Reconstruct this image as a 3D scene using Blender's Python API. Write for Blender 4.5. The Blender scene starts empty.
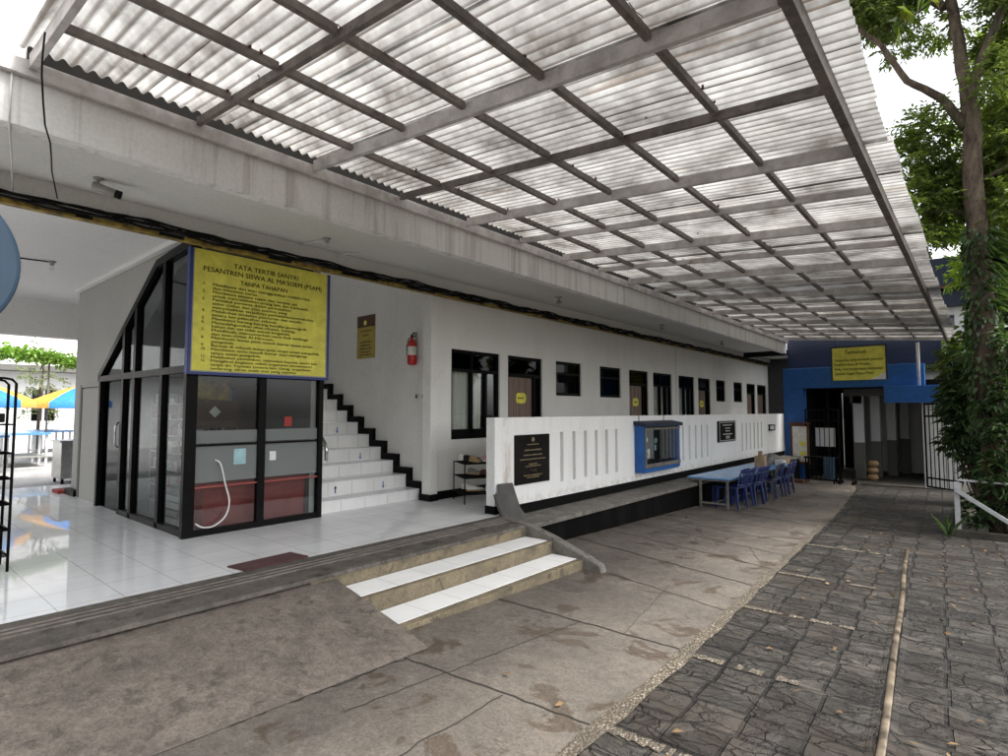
import bpy, math, random
import numpy as np
from mathutils import Vector, Matrix
random.seed(7)
rng = np.random.default_rng(11)
R = math.radians
scene = bpy.context.scene
COL = scene.collection

# ------------------------------------------------------------------ camera, sky, sun, exposure
# the world's origin is the photographer's eye; the ground by the steps lies 1.7 m below it
cd = bpy.data.cameras.new('camera'); cam = bpy.data.objects.new('camera', cd); COL.objects.link(cam)
cd.sensor_width = 36.0; cd.lens = 562.0/1008*36; cd.clip_start = 0.02; cd.clip_end = 500
cam.location = (0, 0, 0); cam.rotation_euler = (R(90+3.36), 0, R(40.215))
scene.camera = cam
SUN_EL, SUN_AZ = R(58), R(70)          # azimuth of the sun measured from +Y towards +X
w = bpy.data.worlds.new('World'); scene.world = w; w.use_nodes = True
nt = w.node_tree; nt.nodes.clear()
sky = nt.nodes.new('ShaderNodeTexSky'); sky.sky_type = 'NISHITA'; sky.sun_disc = False
sky.sun_elevation = SUN_EL; sky.sun_rotation = SUN_AZ; sky.air_density = 1.2; sky.dust_density = 4.0; sky.ozone_density = 1.0
bw = nt.nodes.new('ShaderNodeRGBToBW'); mx = nt.nodes.new('ShaderNodeMix'); mx.data_type = 'RGBA'
mx.inputs[0].default_value = 0.86                       # overcast: cloud takes most of the blue out
bg = nt.nodes.new('ShaderNodeBackground'); bg.inputs[1].default_value = 0.15
out = nt.nodes.new('ShaderNodeOutputWorld')
nt.links.new(sky.outputs[0], bw.inputs[0]); nt.links.new(sky.outputs[0], mx.inputs[6]); nt.links.new(bw.outputs[0], mx.inputs[7])
nt.links.new(mx.outputs[2], bg.inputs[0]); nt.links.new(bg.outputs[0], out.inputs[0])
sd = bpy.data.lights.new('sun', 'SUN'); sd.energy = 1.2; sd.angle = R(14); sd.color = (1.0, 0.96, 0.9)
so = bpy.data.objects.new('sun', sd); COL.objects.link(so)
sv = Vector((math.sin(SUN_AZ)*math.cos(SUN_EL), math.cos(SUN_AZ)*math.cos(SUN_EL), math.sin(SUN_EL)))
so.rotation_euler = sv.to_track_quat('Z', 'Y').to_euler(); so.location = (6, -6, 14)
scene.view_settings.view_transform = 'Standard'; scene.view_settings.look = 'None'
scene.view_settings.exposure = 1.8; scene.view_settings.gamma = 1.0
scene.cycles.max_bounces = 10; scene.cycles.diffuse_bounces = 5; scene.cycles.transmission_bounces = 6
scene.cycles.transparent_max_bounces = 16

# ------------------------------------------------------------------ materials
class NB:
    """small node-tree builder"""
    def __init__(s, name):
        s.m = bpy.data.materials.new(name); s.m.use_nodes = True; s.t = s.m.node_tree; s.t.nodes.clear()
        s.o = s.n('ShaderNodeOutputMaterial')
        g = s.n('ShaderNodeNewGeometry'); s.pos = g.outputs['Position']; s.geo = g
    def n(s, t, **k):
        x = s.t.nodes.new(t)
        for a, b in k.items(): setattr(x, a, b)
        return x
    def l(s, a, b): s.t.links.new(a, b)
    def put(s, sock, v):
        if isinstance(v, bpy.types.NodeSocket): s.l(v, sock)
        elif isinstance(v, (tuple, list)) and len(v) == 3 and sock.type == 'RGBA': sock.default_value = (*v, 1)
        else: sock.default_value = v
    def noise(s, scale, detail=4, rough=.55, vec=None, stretch=None, dist=0):
        v = vec or s.pos
        if stretch:
            mp = s.n('ShaderNodeMapping'); s.l(v, mp.inputs[0]); mp.inputs['Scale'].default_value = stretch; v = mp.outputs[0]
        x = s.n('ShaderNodeTexNoise'); s.l(v, x.inputs['Vector']); x.inputs['Scale'].default_value = scale
        x.inputs['Detail'].default_value = detail; x.inputs['Roughness'].default_value = rough; x.inputs['Distortion'].default_value = dist
        return x.outputs[0]
    def ramp(s, f, *stops):
        x = s.n('ShaderNodeValToRGB'); s.l(f, x.inputs[0]); e = x.color_ramp.elements
        while len(e) < len(stops): e.new(.5)
        for el, (p, c) in zip(e, stops):
            el.position = p; el.color = (c, c, c, 1) if not isinstance(c, tuple) else (*c, 1)
        return x.outputs[0]
    def mix(s, f, a, b, mode='MIX'):
        x = s.n('ShaderNodeMix', data_type='RGBA', blend_type=mode)
        s.put(x.inputs[0], f); s.put(x.inputs[6], a); s.put(x.inputs[7], b); return x.outputs[2]
    def math(s, op, a, b=0.):
        x = s.n('ShaderNodeMath', operation=op); s.put(x.inputs[0], a); s.put(x.inputs[1], b); return x.outputs[0]
    def bump(s, h, strength=.3, dist=.01, nrm=None):
        x = s.n('ShaderNodeBump'); x.inputs['Strength'].default_value = strength; x.inputs['Distance'].default_value = dist
        s.l(h, x.inputs['Height'])
        if nrm: s.l(nrm, x.inputs['Normal'])
        return x.outputs[0]
    def pbr(s, col, rough=.6, nrm=None, metal=0, spec=.5, coat=0):
        x = s.n('ShaderNodeBsdfPrincipled'); s.put(x.inputs['Base Color'], col); s.put(x.inputs['Roughness'], rough)
        x.inputs['Metallic'].default_value = metal; x.inputs['Specular IOR Level'].default_value = spec
        x.inputs['Coat Weight'].default_value = coat
        if nrm: s.l(nrm, x.inputs['Normal'])
        return x.outputs[0]
    def done(s, sh): s.l(sh, s.o.inputs[0]); return s.m

M = {}
def simple(name, col, rough=.5, metal=0, var=.25, scale=9, bump=.0, spec=.5):
    b = NB(name); dark = tuple(c*(1-var) for c in col)
    c = b.mix(b.ramp(b.noise(scale, 5), (.35, 0), (.7, 1)), dark, col)
    nr = b.bump(b.noise(scale*6, 3), bump, .004) if bump else None
    rr = b.math('MULTIPLY_ADD', b.noise(scale*2, 3), .25); rr.node.inputs[2].default_value = max(0.02, rough-.12)
    M[name] = b.done(b.pbr(c, rr, nr, metal, spec)); return M[name]

for a in [('black_aluminium', (.005,.005,.005), .35), ('black_paint', (.006,.006,.006), .45), ('deep_dark', (.012,.012,.012), .9), ('joint_dark', (.03,.025,.02), .9), ('gap_shade_dark', (.012,.011,.01), .8), ('brown_door', (.16,.105,.075), .5),
          ('yellow_paint', (.4,.27,.05), .7), ('poster_yellow', (.42,.33,.06), .6), ('blue_paint', (.012,.105,.36), .6), ('navy_paint', (.006,.014,.045), .5),
          ('blue_plastic', (.005,.011,.085), .4), ('light_blue_top', (.13,.36,.72), .22), ('steel_grey', (.34,.33,.31), .5),
          ('red_enamel', (.5,.02,.02), .25), ('white_enamel', (.75,.75,.74), .35), ('cardboard', (.42,.28,.17), .8),
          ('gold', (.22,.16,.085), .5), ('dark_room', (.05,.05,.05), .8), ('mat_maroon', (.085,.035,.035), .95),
          ('ink', (.012,.012,.012), .6), ('sign_yellow', (.78,.73,.10), .55), ('sign_blue', (.012,.03,.16), .45),
          ('wood_red', (.36,.06,.05), .45), ('cable_black', (.015,.015,.015), .5), ('bark_dark', (.05,.036,.026), .9),
          ('faded_blue', (.022,.058,.105), .5), ('pink_fabric', (.7,.32,.38), .7), ('tan_leather', (.36,.24,.12), .6), ('white_plastic', (.7,.7,.68), .4),
          ('grey_fabric', (.2,.2,.19), .9), ('arrow_blue', (.05,.16,.5), .5), ('umbrella_blue', (.03,.25,.75), .6),
          ('umbrella_orange', (.9,.42,.06), .6), ('paper', (.72,.7,.62), .8), ('granite_black', (.014,.013,.012), .12),
          ('teal_paper', (.35,.55,.58), .8), ('brown_books', (.1,.05,.03), .7), ('rust', (.13,.05,.025), .8), ('red_floor_mat', (.35,.05,.04), .9)]:
    simple(a[0], a[1], a[2], spec=.07 if max(a[1]) < .03 else .5)
simple('yellow_paint', (.42,.29,.05), .7, var=.8, scale=11)
simple('rubber_grey', (.085,.08,.075), .7, var=.4, scale=4)
simple('chrome', (.6,.6,.6), .2, metal=1); simple('stainless', (.5,.5,.49), .32, metal=1)
simple('mid_blue_plastic', (.008,.024,.12), .4); simple('slate_blue_plastic', (.035,.045,.07), .4)

def wall_white(name, col, streak=.5, stain=(.34,.31,.26), patch=.35, rough=.75):
    b = NB(name)
    big = b.ramp(b.noise(.9, 6, .6), (.4, 0), (.72, 1))
    st = b.ramp(b.noise(1.0, 7, .6, stretch=(9, 9, .5) if name == 'fascia_paint' else (3.2, 3.2, .5), dist=.3), (.5, 0), (.74, 1))
    fine = b.ramp(b.noise(34, 5, .65), (.3, .86), (.7, 1))
    c = b.mix(b.math('MULTIPLY', st, streak), col, stain)
    c = b.mix(b.math('MULTIPLY', big, patch*.5), c, tuple(x*.72 for x in col))
    c = b.mix(1.0, c, fine, 'MULTIPLY')
    if name == 'low_wall_paint':
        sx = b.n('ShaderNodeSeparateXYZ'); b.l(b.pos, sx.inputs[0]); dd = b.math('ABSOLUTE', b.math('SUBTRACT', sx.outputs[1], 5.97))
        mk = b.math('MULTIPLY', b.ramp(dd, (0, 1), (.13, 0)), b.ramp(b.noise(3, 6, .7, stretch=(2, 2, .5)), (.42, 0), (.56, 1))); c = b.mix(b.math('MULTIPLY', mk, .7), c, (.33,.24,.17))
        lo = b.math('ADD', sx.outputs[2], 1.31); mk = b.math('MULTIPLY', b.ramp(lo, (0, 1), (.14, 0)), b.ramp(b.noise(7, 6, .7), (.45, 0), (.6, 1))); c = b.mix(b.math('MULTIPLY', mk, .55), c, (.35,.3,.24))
    if name == 'wall_paint':
        sc_ = b.ramp(b.noise(1.3, 8, .75, dist=1.2), (.585, 0), (.60, 1)); c = b.mix(b.math('MULTIPLY', sc_, .16), c, (.5,.46,.4))
    h = b.noise(55, 4, .6); h2 = b.noise(3.5, 3)
    n1 = b.bump(h2, .25, .02); n2 = b.bump(h, .25, .003, n1)
    M[name] = b.done(b.pbr(c, rough, n2, 0, .04 if max(col) < .03 else .25)); return M[name]
wall_white('wall_paint', (.75,.74,.71), .12, patch=.5)
wall_white('low_wall_paint', (.84,.84,.83), .22, (.42,.38,.33), .25)
wall_white('fascia_paint', (.80,.79,.77), .95, (.40,.375,.34), .9)
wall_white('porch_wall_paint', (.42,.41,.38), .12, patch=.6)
wall_white('soffit_paint', (.68,.67,.64), .0, patch=.6)
wall_white('ceiling_paint', (.80,.79,.77), .0, patch=.3)
wall_white('far_white', (.75,.75,.74), .2)
wall_white('black_base', (.005,.005,.005), .35, (.025,.024,.022), .4, .6)
wall_white('pillar_grey', (.16,.155,.145), .3, (.07,.065,.06))

def concrete(name, base, dark, stain, k=1.0, rough=.8, wet=0.):
    b = NB(name)
    a = b.ramp(b.noise(1.3*k, 10, .72), (.36, 0), (.64, 1)); c = b.mix(a, dark, base)
    s1 = b.ramp(b.noise(2.3*k, 7, .62, dist=.6), (.575, 0), (.60, 1)); c = b.mix(b.math('MULTIPLY', s1, .75), c, stain)
    s3 = b.ramp(b.noise(9*k, 8, .75, dist=.3), (.575, 0), (.61, 1)); c = b.mix(b.math('MULTIPLY', s3, .3), c, stain)
    s4 = b.ramp(b.noise(16, 9, .8), (.38, .8), (.62, 1.2)); c = b.mix(1., c, s4, 'MULTIPLY')
    s2 = b.ramp(b.noise(.55, 4, .5), (.42, 0), (.68, 1)); c = b.mix(b.math('MULTIPLY', s2, .35), c, tuple(x*.6 for x in base))
    g = b.ramp(b.noise(60, 6, .75), (.3, .55), (.7, 1.2)); c = b.mix(1., c, g, 'MULTIPLY')
    sp = b.n('ShaderNodeTexVoronoi'); b.l(b.pos, sp.inputs['Vector']); sp.inputs['Scale'].default_value = 26
    spk = b.ramp(sp.outputs['Distance'], (.0, 1), (.05, 0)); c = b.mix(b.math('MULTIPLY', spk, .25), c, tuple(x*1.9 for x in base))
    n1 = b.bump(b.noise(6, 9, .72), .8, .025); n2 = b.bump(b.noise(70, 4, .7), .5, .004, n1)
    rr = b.math('MULTIPLY_ADD', s1, -.3); rr.node.inputs[2].default_value = rough
    M[name] = b.done(b.pbr(c, rr, n2, 0, .35)); return M[name]
concrete('concrete', (.178,.154,.129), (.10,.087,.076), (.072,.05,.034))
concrete('ramp_concrete', (.225,.19,.158), (.13,.11,.094), (.105,.089,.076), 3.4, .85)
concrete('step_cement', (.27,.222,.145), (.17,.14,.095), (.09,.075,.055), 2.5)
concrete('sill_cement', (.16,.142,.12), (.085,.075,.063), (.04,.035,.03), 3)
concrete('ledge_cement', (.24,.225,.2), (.12,.11,.095), (.05,.045,.038), 4)
concrete('earth', (.08,.07,.055), (.035,.032,.025), (.03,.035,.018), 3)
concrete('court_paving', (.5,.49,.48), (.4,.39,.38), (.3,.29,.28), 1)
concrete('far_road', (.14,.125,.105), (.08,.072,.06), (.05,.043,.036), 1.2)

def tiles(name, size, col, grout, rough=.12, off=(0, 0), mode='XY', sz=None):
    b = NB(name)
    sx = b.n('ShaderNodeSeparateXYZ'); b.l(b.pos, sx.inputs[0])
    A, B = (sx.outputs[0], sx.outputs[1]) if mode == 'XY' else (sx.outputs[1], sx.outputs[2])
    sb = sz or size
    def edge(v, o, s):
        f = b.math('FRACT', b.math('DIVIDE', b.math('ADD', v, 100*s-o), s))
        d = b.math('ABSOLUTE', b.math('SUBTRACT', f, .5)); return b.math('GREATER_THAN', d, .5-.0026/s)
    e = b.math('MAXIMUM', edge(A, off[0], size), edge(B, off[1], sb))
    sn = b.n('ShaderNodeVectorMath', operation='SNAP'); b.l(b.pos, sn.inputs[0]); sn.inputs[1].default_value = (size, size, size)
    wn = b.n('ShaderNodeTexWhiteNoise'); b.l(sn.outputs[0], wn.inputs[0])
    v = b.ramp(wn.outputs[0], (0, .93), (1, 1)); sm = b.ramp(b.noise(2.2, 6, .6), (.3, .88), (.65, 1))
    c = b.mix(1., b.mix(1., col, v, 'MULTIPLY'), sm, 'MULTIPLY'); c = b.mix(e, c, grout)
    rr = b.math('ADD', b.math('MULTIPLY_ADD', b.noise(3.5, 5), .15), b.math('MULTIPLY', e, .5)); 
    h = b.math('SUBTRACT', b.math('MULTIPLY', b.noise(1.6, 2), .3), e)
    rr2 = b.math('ADD', rr, rough-.08)
    M[name] = b.done(b.pbr(c, rr2, b.bump(h, .12, .004), 0, .9, .5 if rough < .05 else 0)); return M[name]
tiles('floor_tile', .4, (.80,.815,.83), (.33,.31,.28), .0, (-6.6, 1.44-.4))
tiles('tread_tile', .4, (.86,.86,.85), (.4,.38,.34), .4, (-4.3, 2.85), sz=.4)
tiles('riser_tile', .4, (.84,.84,.83), (.3,.28,.25), .2, (4.15, -10), 'YZ', 9.0)

def slate():
    b = NB('slate')
    mp = b.n('ShaderNodeMapping'); b.l(b.pos, mp.inputs[0]); mp.inputs['Rotation'].default_value = (0, 0, R(-2.5))
    wob = b.n('ShaderNodeVectorMath', operation='MULTIPLY_ADD')
    nz = b.n('ShaderNodeTexNoise'); b.l(b.pos, nz.inputs['Vector']); nz.inputs['Scale'].default_value = 3.0
    b.l(nz.outputs['Color'], wob.inputs[0]); wob.inputs[1].default_value = (.03, .03, 0); b.l(mp.outputs[0], wob.inputs[2])
    br = b.n('ShaderNodeTexBrick'); b.l(wob.outputs[0], br.inputs['Vector']); br.offset = .06; br.inputs['Scale'].default_value = 1
    br.inputs['Brick Width'].default_value = .3; br.inputs['Row Height'].default_value = .29
    br.inputs['Mortar Size'].default_value = .014; br.inputs['Mortar Smooth'].default_value = .4
    br.inputs['Color1'].default_value = (.022,.0205,.019, 1); br.inputs['Color2'].default_value = (.08,.07,.059, 1); br.inputs['Mortar'].default_value = (.005,.0045,.004, 1)
    cle = b.noise(3.2, 9, .62, stretch=(1, 1.2, 1), dist=.7)
    c = b.mix(.5, br.outputs['Color'], b.ramp(cle, (.36, (.016,.015,.015)), (.5, (.032,.030,.028)), (.57, (.05,.047,.043)), (.68, (.10,.092,.082))))
    dirt = b.ramp(b.noise(1.1, 6, .6), (.5, 0), (.68, 1)); c = b.mix(b.math('MULTIPLY', dirt, .5), c, (.045,.032,.023))
    # light chips where a flake has come off
    cv = b.n('ShaderNodeTexVoronoi'); b.l(wob.outputs[0], cv.inputs['Vector']); cv.inputs['Scale'].default_value = 5.5; cv.inputs['Randomness'].default_value = 1
    stepd = b.n('ShaderNodeTexVoronoi', feature='DISTANCE_TO_EDGE'); mp2 = b.n('ShaderNodeMapping'); b.l(wob.outputs[0], mp2.inputs[0]); mp2.inputs['Scale'].default_value = (1, 2.1, 1)
    nz2 = b.n('ShaderNodeVectorMath', operation='MULTIPLY_ADD'); nn = b.n('ShaderNodeTexNoise'); b.l(b.pos, nn.inputs['Vector']); nn.inputs['Scale'].default_value = 5
    nn.inputs['Detail'].default_value = 6; b.l(nn.outputs['Color'], nz2.inputs[0]); nz2.inputs[1].default_value = (.35, .35, 0); b.l(mp2.outputs[0], nz2.inputs[2])
    b.l(nz2.outputs[0], stepd.inputs['Vector']); stepd.inputs['Scale'].default_value = 3.1
    crack = b.ramp(stepd.outputs['Distance'], (0, 0), (.035, 1))
    c = b.mix(b.math('MULTIPLY', b.math('SUBTRACT', 1., crack), .3), c, (.008,.007,.006))
    h = b.math('ADD', b.math('MULTIPLY', b.ramp(cle, (.38, 0), (.44, .4), (.5, .45), (.55, .8), (.62, 1)), .8), b.math('MULTIPLY', crack, .5))
    h = b.math('SUBTRACT', h, b.math('MULTIPLY', br.outputs['Fac'], 1.4))
    n1 = b.bump(h, 1., .04); n2 = b.bump(b.noise(45, 5, .65), .4, .004, n1)
    rr = b.math('MULTIPLY_ADD', b.noise(2.4, 5), .55); rr.node.inputs[2].default_value = .28
    M['slate'] = b.done(b.pbr(c, rr, n2, 0, .22))
slate()
def pebbles():
    b = NB('pebbles'); v = b.n('ShaderNodeTexVoronoi'); b.l(b.pos, v.inputs['Vector']); v.inputs['Scale'].default_value = 62
    cl = b.ramp(v.outputs['Color'], (0, (.05,.04,.03)), (.4, (.14,.115,.08)), (.75, (.28,.25,.19)), (1, (.5,.47,.41)))
    d = b.ramp(v.outputs['Distance'], (.35, 0), (.6, 1)); c = b.mix(d, cl, (.07,.055,.04))
    wr = b.ramp(b.noise(1.6, 6, .65), (.42, 0), (.62, 1)); c = b.mix(b.math('MULTIPLY', wr, .8), c, (.075,.063,.05))
    h = b.math('SUBTRACT', 1., v.outputs['Distance'])
    M['pebbles'] = b.done(b.pbr(c, .6, b.bump(h, .8, .012), 0, .4))
pebbles()

def roofing():
    b = NB('translucent_roofing'); tc = b.n('ShaderNodeTexCoord'); sx = b.n('ShaderNodeSeparateXYZ'); b.l(tc.outputs['Object'], sx.inputs[0])
    oi = b.n('ShaderNodeObjectInfo')
    # narrow dark lines follow the valleys; dirt gathers along the laps
    sw = b.n('ShaderNodeSeparateXYZ'); b.l(b.pos, sw.inputs[0]); gw = b.math('MULTIPLY_ADD', b.math('SINE', b.math('MULTIPLY', sw.outputs[1], 2*math.pi/.0875)), .5); gw.node.inputs[2].default_value = .5; gv = b.ramp(gw, (.04, 1), (.30, 0))
    d1 = b.ramp(b.noise(1.4, 7, .7, stretch=(.3, 11, 1)), (.5, 0), (.7, 1))
    d2 = b.ramp(b.noise(9, 6, .7, stretch=(.6, 4.5, 1)), (.58, 0), (.7, 1))
    lap = b.ramp(b.math('ADD', sx.outputs[1], -10.0), (.012, 1), (.034, 0)); lapn = b.math('MULTIPLY', lap, b.ramp(b.noise(2.2, 5, .6), (.3, .45), (.7, 1.)))
    c = b.mix(b.math('MULTIPLY', d1, .3), (.92,.92,.9), (.6,.52,.43)); c = b.mix(b.math('MULTIPLY', d2, .18), c, (.42,.38,.33))
    c = b.mix(b.math('MULTIPLY', gv, b.ramp(b.noise(2.5, 5, .6, stretch=(.5, 3, 1)), (.35, .7), (.65, 1.))), c, (.22,.205,.19))
    dv = b.n('ShaderNodeTexVoronoi'); b.l(b.pos, dv.inputs['Vector']); dv.inputs['Scale'].default_value = 3.2; c = b.mix(b.math('MULTIPLY', b.ramp(dv.outputs['Distance'], (.03, 1), (.05, 0)), b.ramp(dv.outputs['Color'], (.5, 0), (.55, .9))), c, (.05,.04,.03))
    rst = b.ramp(b.noise(.8, 6, .7, stretch=(.35, 14, 1)), (.62, 0), (.68, 1)); c = b.mix(b.math('MULTIPLY', rst, .55), c, (.42,.27,.15))
    c = b.mix(b.math('MULTIPLY', lapn, .92), c, (.04,.03,.022))
    tint = b.ramp(oi.outputs['Random'], (0, .82), (1, 1)); c = b.mix(1., c, tint, 'MULTIPLY')
    tr = b.n('ShaderNodeBsdfTranslucent'); b.l(c, tr.inputs[0]); 
    df = b.n('ShaderNodeBsdfPrincipled'); b.l(c, df.inputs['Base Color']); df.inputs['Roughness'].default_value = .45
    m1 = b.n('ShaderNodeMixShader'); m1.inputs[0].default_value = .34; b.l(tr.outputs[0], m1.inputs[1]); b.l(df.outputs[0], m1.inputs[2])
    M['translucent_roofing'] = b.done(m1.outputs[0])
roofing()
def galv(name, a, d, r):
    b = NB(name); v = b.n('ShaderNodeTexVoronoi'); b.l(b.pos, v.inputs['Vector']); v.inputs['Scale'].default_value = 22
    f = b.ramp(b.noise(5, 7, .7), (.4, 0), (.65, 1)); c = b.mix(f, a, d); c = b.mix(b.math('MULTIPLY', v.outputs['Color'], .2), c, (.5,.49,.48))
    rs = b.ramp(b.noise(2.1, 7, .7), (.62, 0), (.72, 1)); c = b.mix(b.math('MULTIPLY', rs, .7), c, r)
    M[name] = b.done(b.pbr(c, .6, b.bump(b.noise(30, 4), .2, .003), .15, .4))
galv('galvanised', (.62,.59,.58), (.36,.33,.32), (.22,.15,.11)); galv('dark_steel', (.17,.14,.12), (.085,.07,.06), (.07,.035,.02))

def glass(name, tint, refl=1.0, dens=0.):
    b = NB(name); t = b.n('ShaderNodeBsdfTransparent'); b.put(t.inputs[0], tint)
    g = b.n('ShaderNodeBsdfGlossy'); g.inputs['Roughness'].default_value = .02; b.put(g.inputs[0], (.9,.93,.95))
    dt = b.n('ShaderNodeVectorMath', operation='DOT_PRODUCT'); b.l(b.geo.outputs['Incoming'], dt.inputs[0]); b.l(b.geo.outputs['Normal'], dt.inputs[1])
    f5 = b.math('POWER', b.math('SUBTRACT', 1., b.math('ABSOLUTE', dt.outputs['Value'])), 5.)
    ff = b.math('MULTIPLY', b.math('ADD', b.math('MULTIPLY', f5, .95), .045), refl)
    m1 = b.n('ShaderNodeMixShader'); b.l(ff, m1.inputs[0]); b.l(t.outputs[0], m1.inputs[1]); b.l(g.outputs[0], m1.inputs[2]); last = m1
    if dens:
        d = b.n('ShaderNodeBsdfDiffuse'); b.put(d.inputs[0], (.34,.36,.35)); m2 = b.n('ShaderNodeMixShader'); m2.inputs[0].default_value = dens
        b.l(m1.outputs[0], m2.inputs[1]); b.l(d.outputs[0], m2.inputs[2]); last = m2
    M[name] = b.done(last.outputs[0])
glass('clear_glass', (.93,.95,.95), 1.2); glass('booth_glass', (.76,.78,.78), .5); glass('dark_glass', (.2,.21,.21), .4); glass('frosted_film', (.7,.73,.72), .3, .42)

def leafmat(name, lo, hi, trans=.45, back=None):
    b = NB(name); c = b.ramp(b.geo.outputs['Random Per Island'], (0, lo), (.6, tuple((x+y)/2 for x, y in zip(lo, hi))), (1, hi))
    big = b.ramp(b.noise(.8, 3), (.35, .75), (.7, 1.2)); c = b.mix(1., c, big, 'MULTIPLY')
    p = b.pbr(c, .45, None, 0, .4); t = b.n('ShaderNodeBsdfTranslucent'); b.l(b.mix(1., c, (1.5, 1.6, .6), 'MULTIPLY'), t.inputs[0])
    m1 = b.n('ShaderNodeMixShader'); m1.inputs[0].default_value = trans; b.l(p, m1.inputs[1]); b.l(t.outputs[0], m1.inputs[2])
    M[name] = b.done(m1.outputs[0])
leafmat('leaf_mid', (.07,.10,.03), (.22,.27,.10), .55); leafmat('leaf_bright', (.12,.19,.03), (.27,.36,.07), .55)
leafmat('leaf_dark', (.03,.058,.022), (.09,.14,.055), .3); leafmat('leaf_yellowing', (.03,.06,.012), (.13,.14,.02), .45)
leafmat('leaf_vine', (.1,.2,.03), (.25,.42,.07), .4); leafmat('leaf_grey', (.12,.15,.09), (.25,.28,.18), .4)
def barkm():
    b = NB('bark'); n_ = b.noise(6, 8, .7, stretch=(1.6, 1.6, .5)); c = b.mix(b.ramp(n_, (.35, 0), (.65, 1)), (.035,.025,.018), (.15,.115,.085))
    mo = b.ramp(b.noise(1.7, 5), (.55, 0), (.68, 1)); c = b.mix(b.math('MULTIPLY', mo, .5), c, (.05,.06,.03))
    M['bark'] = b.done(b.pbr(c, .9, b.bump(n_, .8, .03), 0, .2))
barkm()
def curtainm():
    b = NB('curtain_cloth'); d = b.n('ShaderNodeBsdfDiffuse'); b.put(d.inputs[0], (.78,.77,.68)); t = b.n('ShaderNodeBsdfTranslucent'); b.put(t.inputs[0], (.6,.6,.5))
    m1 = b.n('ShaderNodeMixShader'); m1.inputs[0].default_value = .3; b.l(d.outputs[0], m1.inputs[1]); b.l(t.outputs[0], m1.inputs[2]); M['curtain_cloth'] = b.done(m1.outputs[0])
curtainm()
def woodm():
    b = NB('door_wood'); n_ = b.noise(3, 6, .6, stretch=(6, 6, .4)); c = b.mix(b.ramp(n_, (.35, 0), (.65, 1)), (.12,.08,.06), (.23,.17,.135))
    M['door_wood'] = b.done(b.pbr(c, .5, b.bump(n_, .2, .004)))
woodm()

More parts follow.
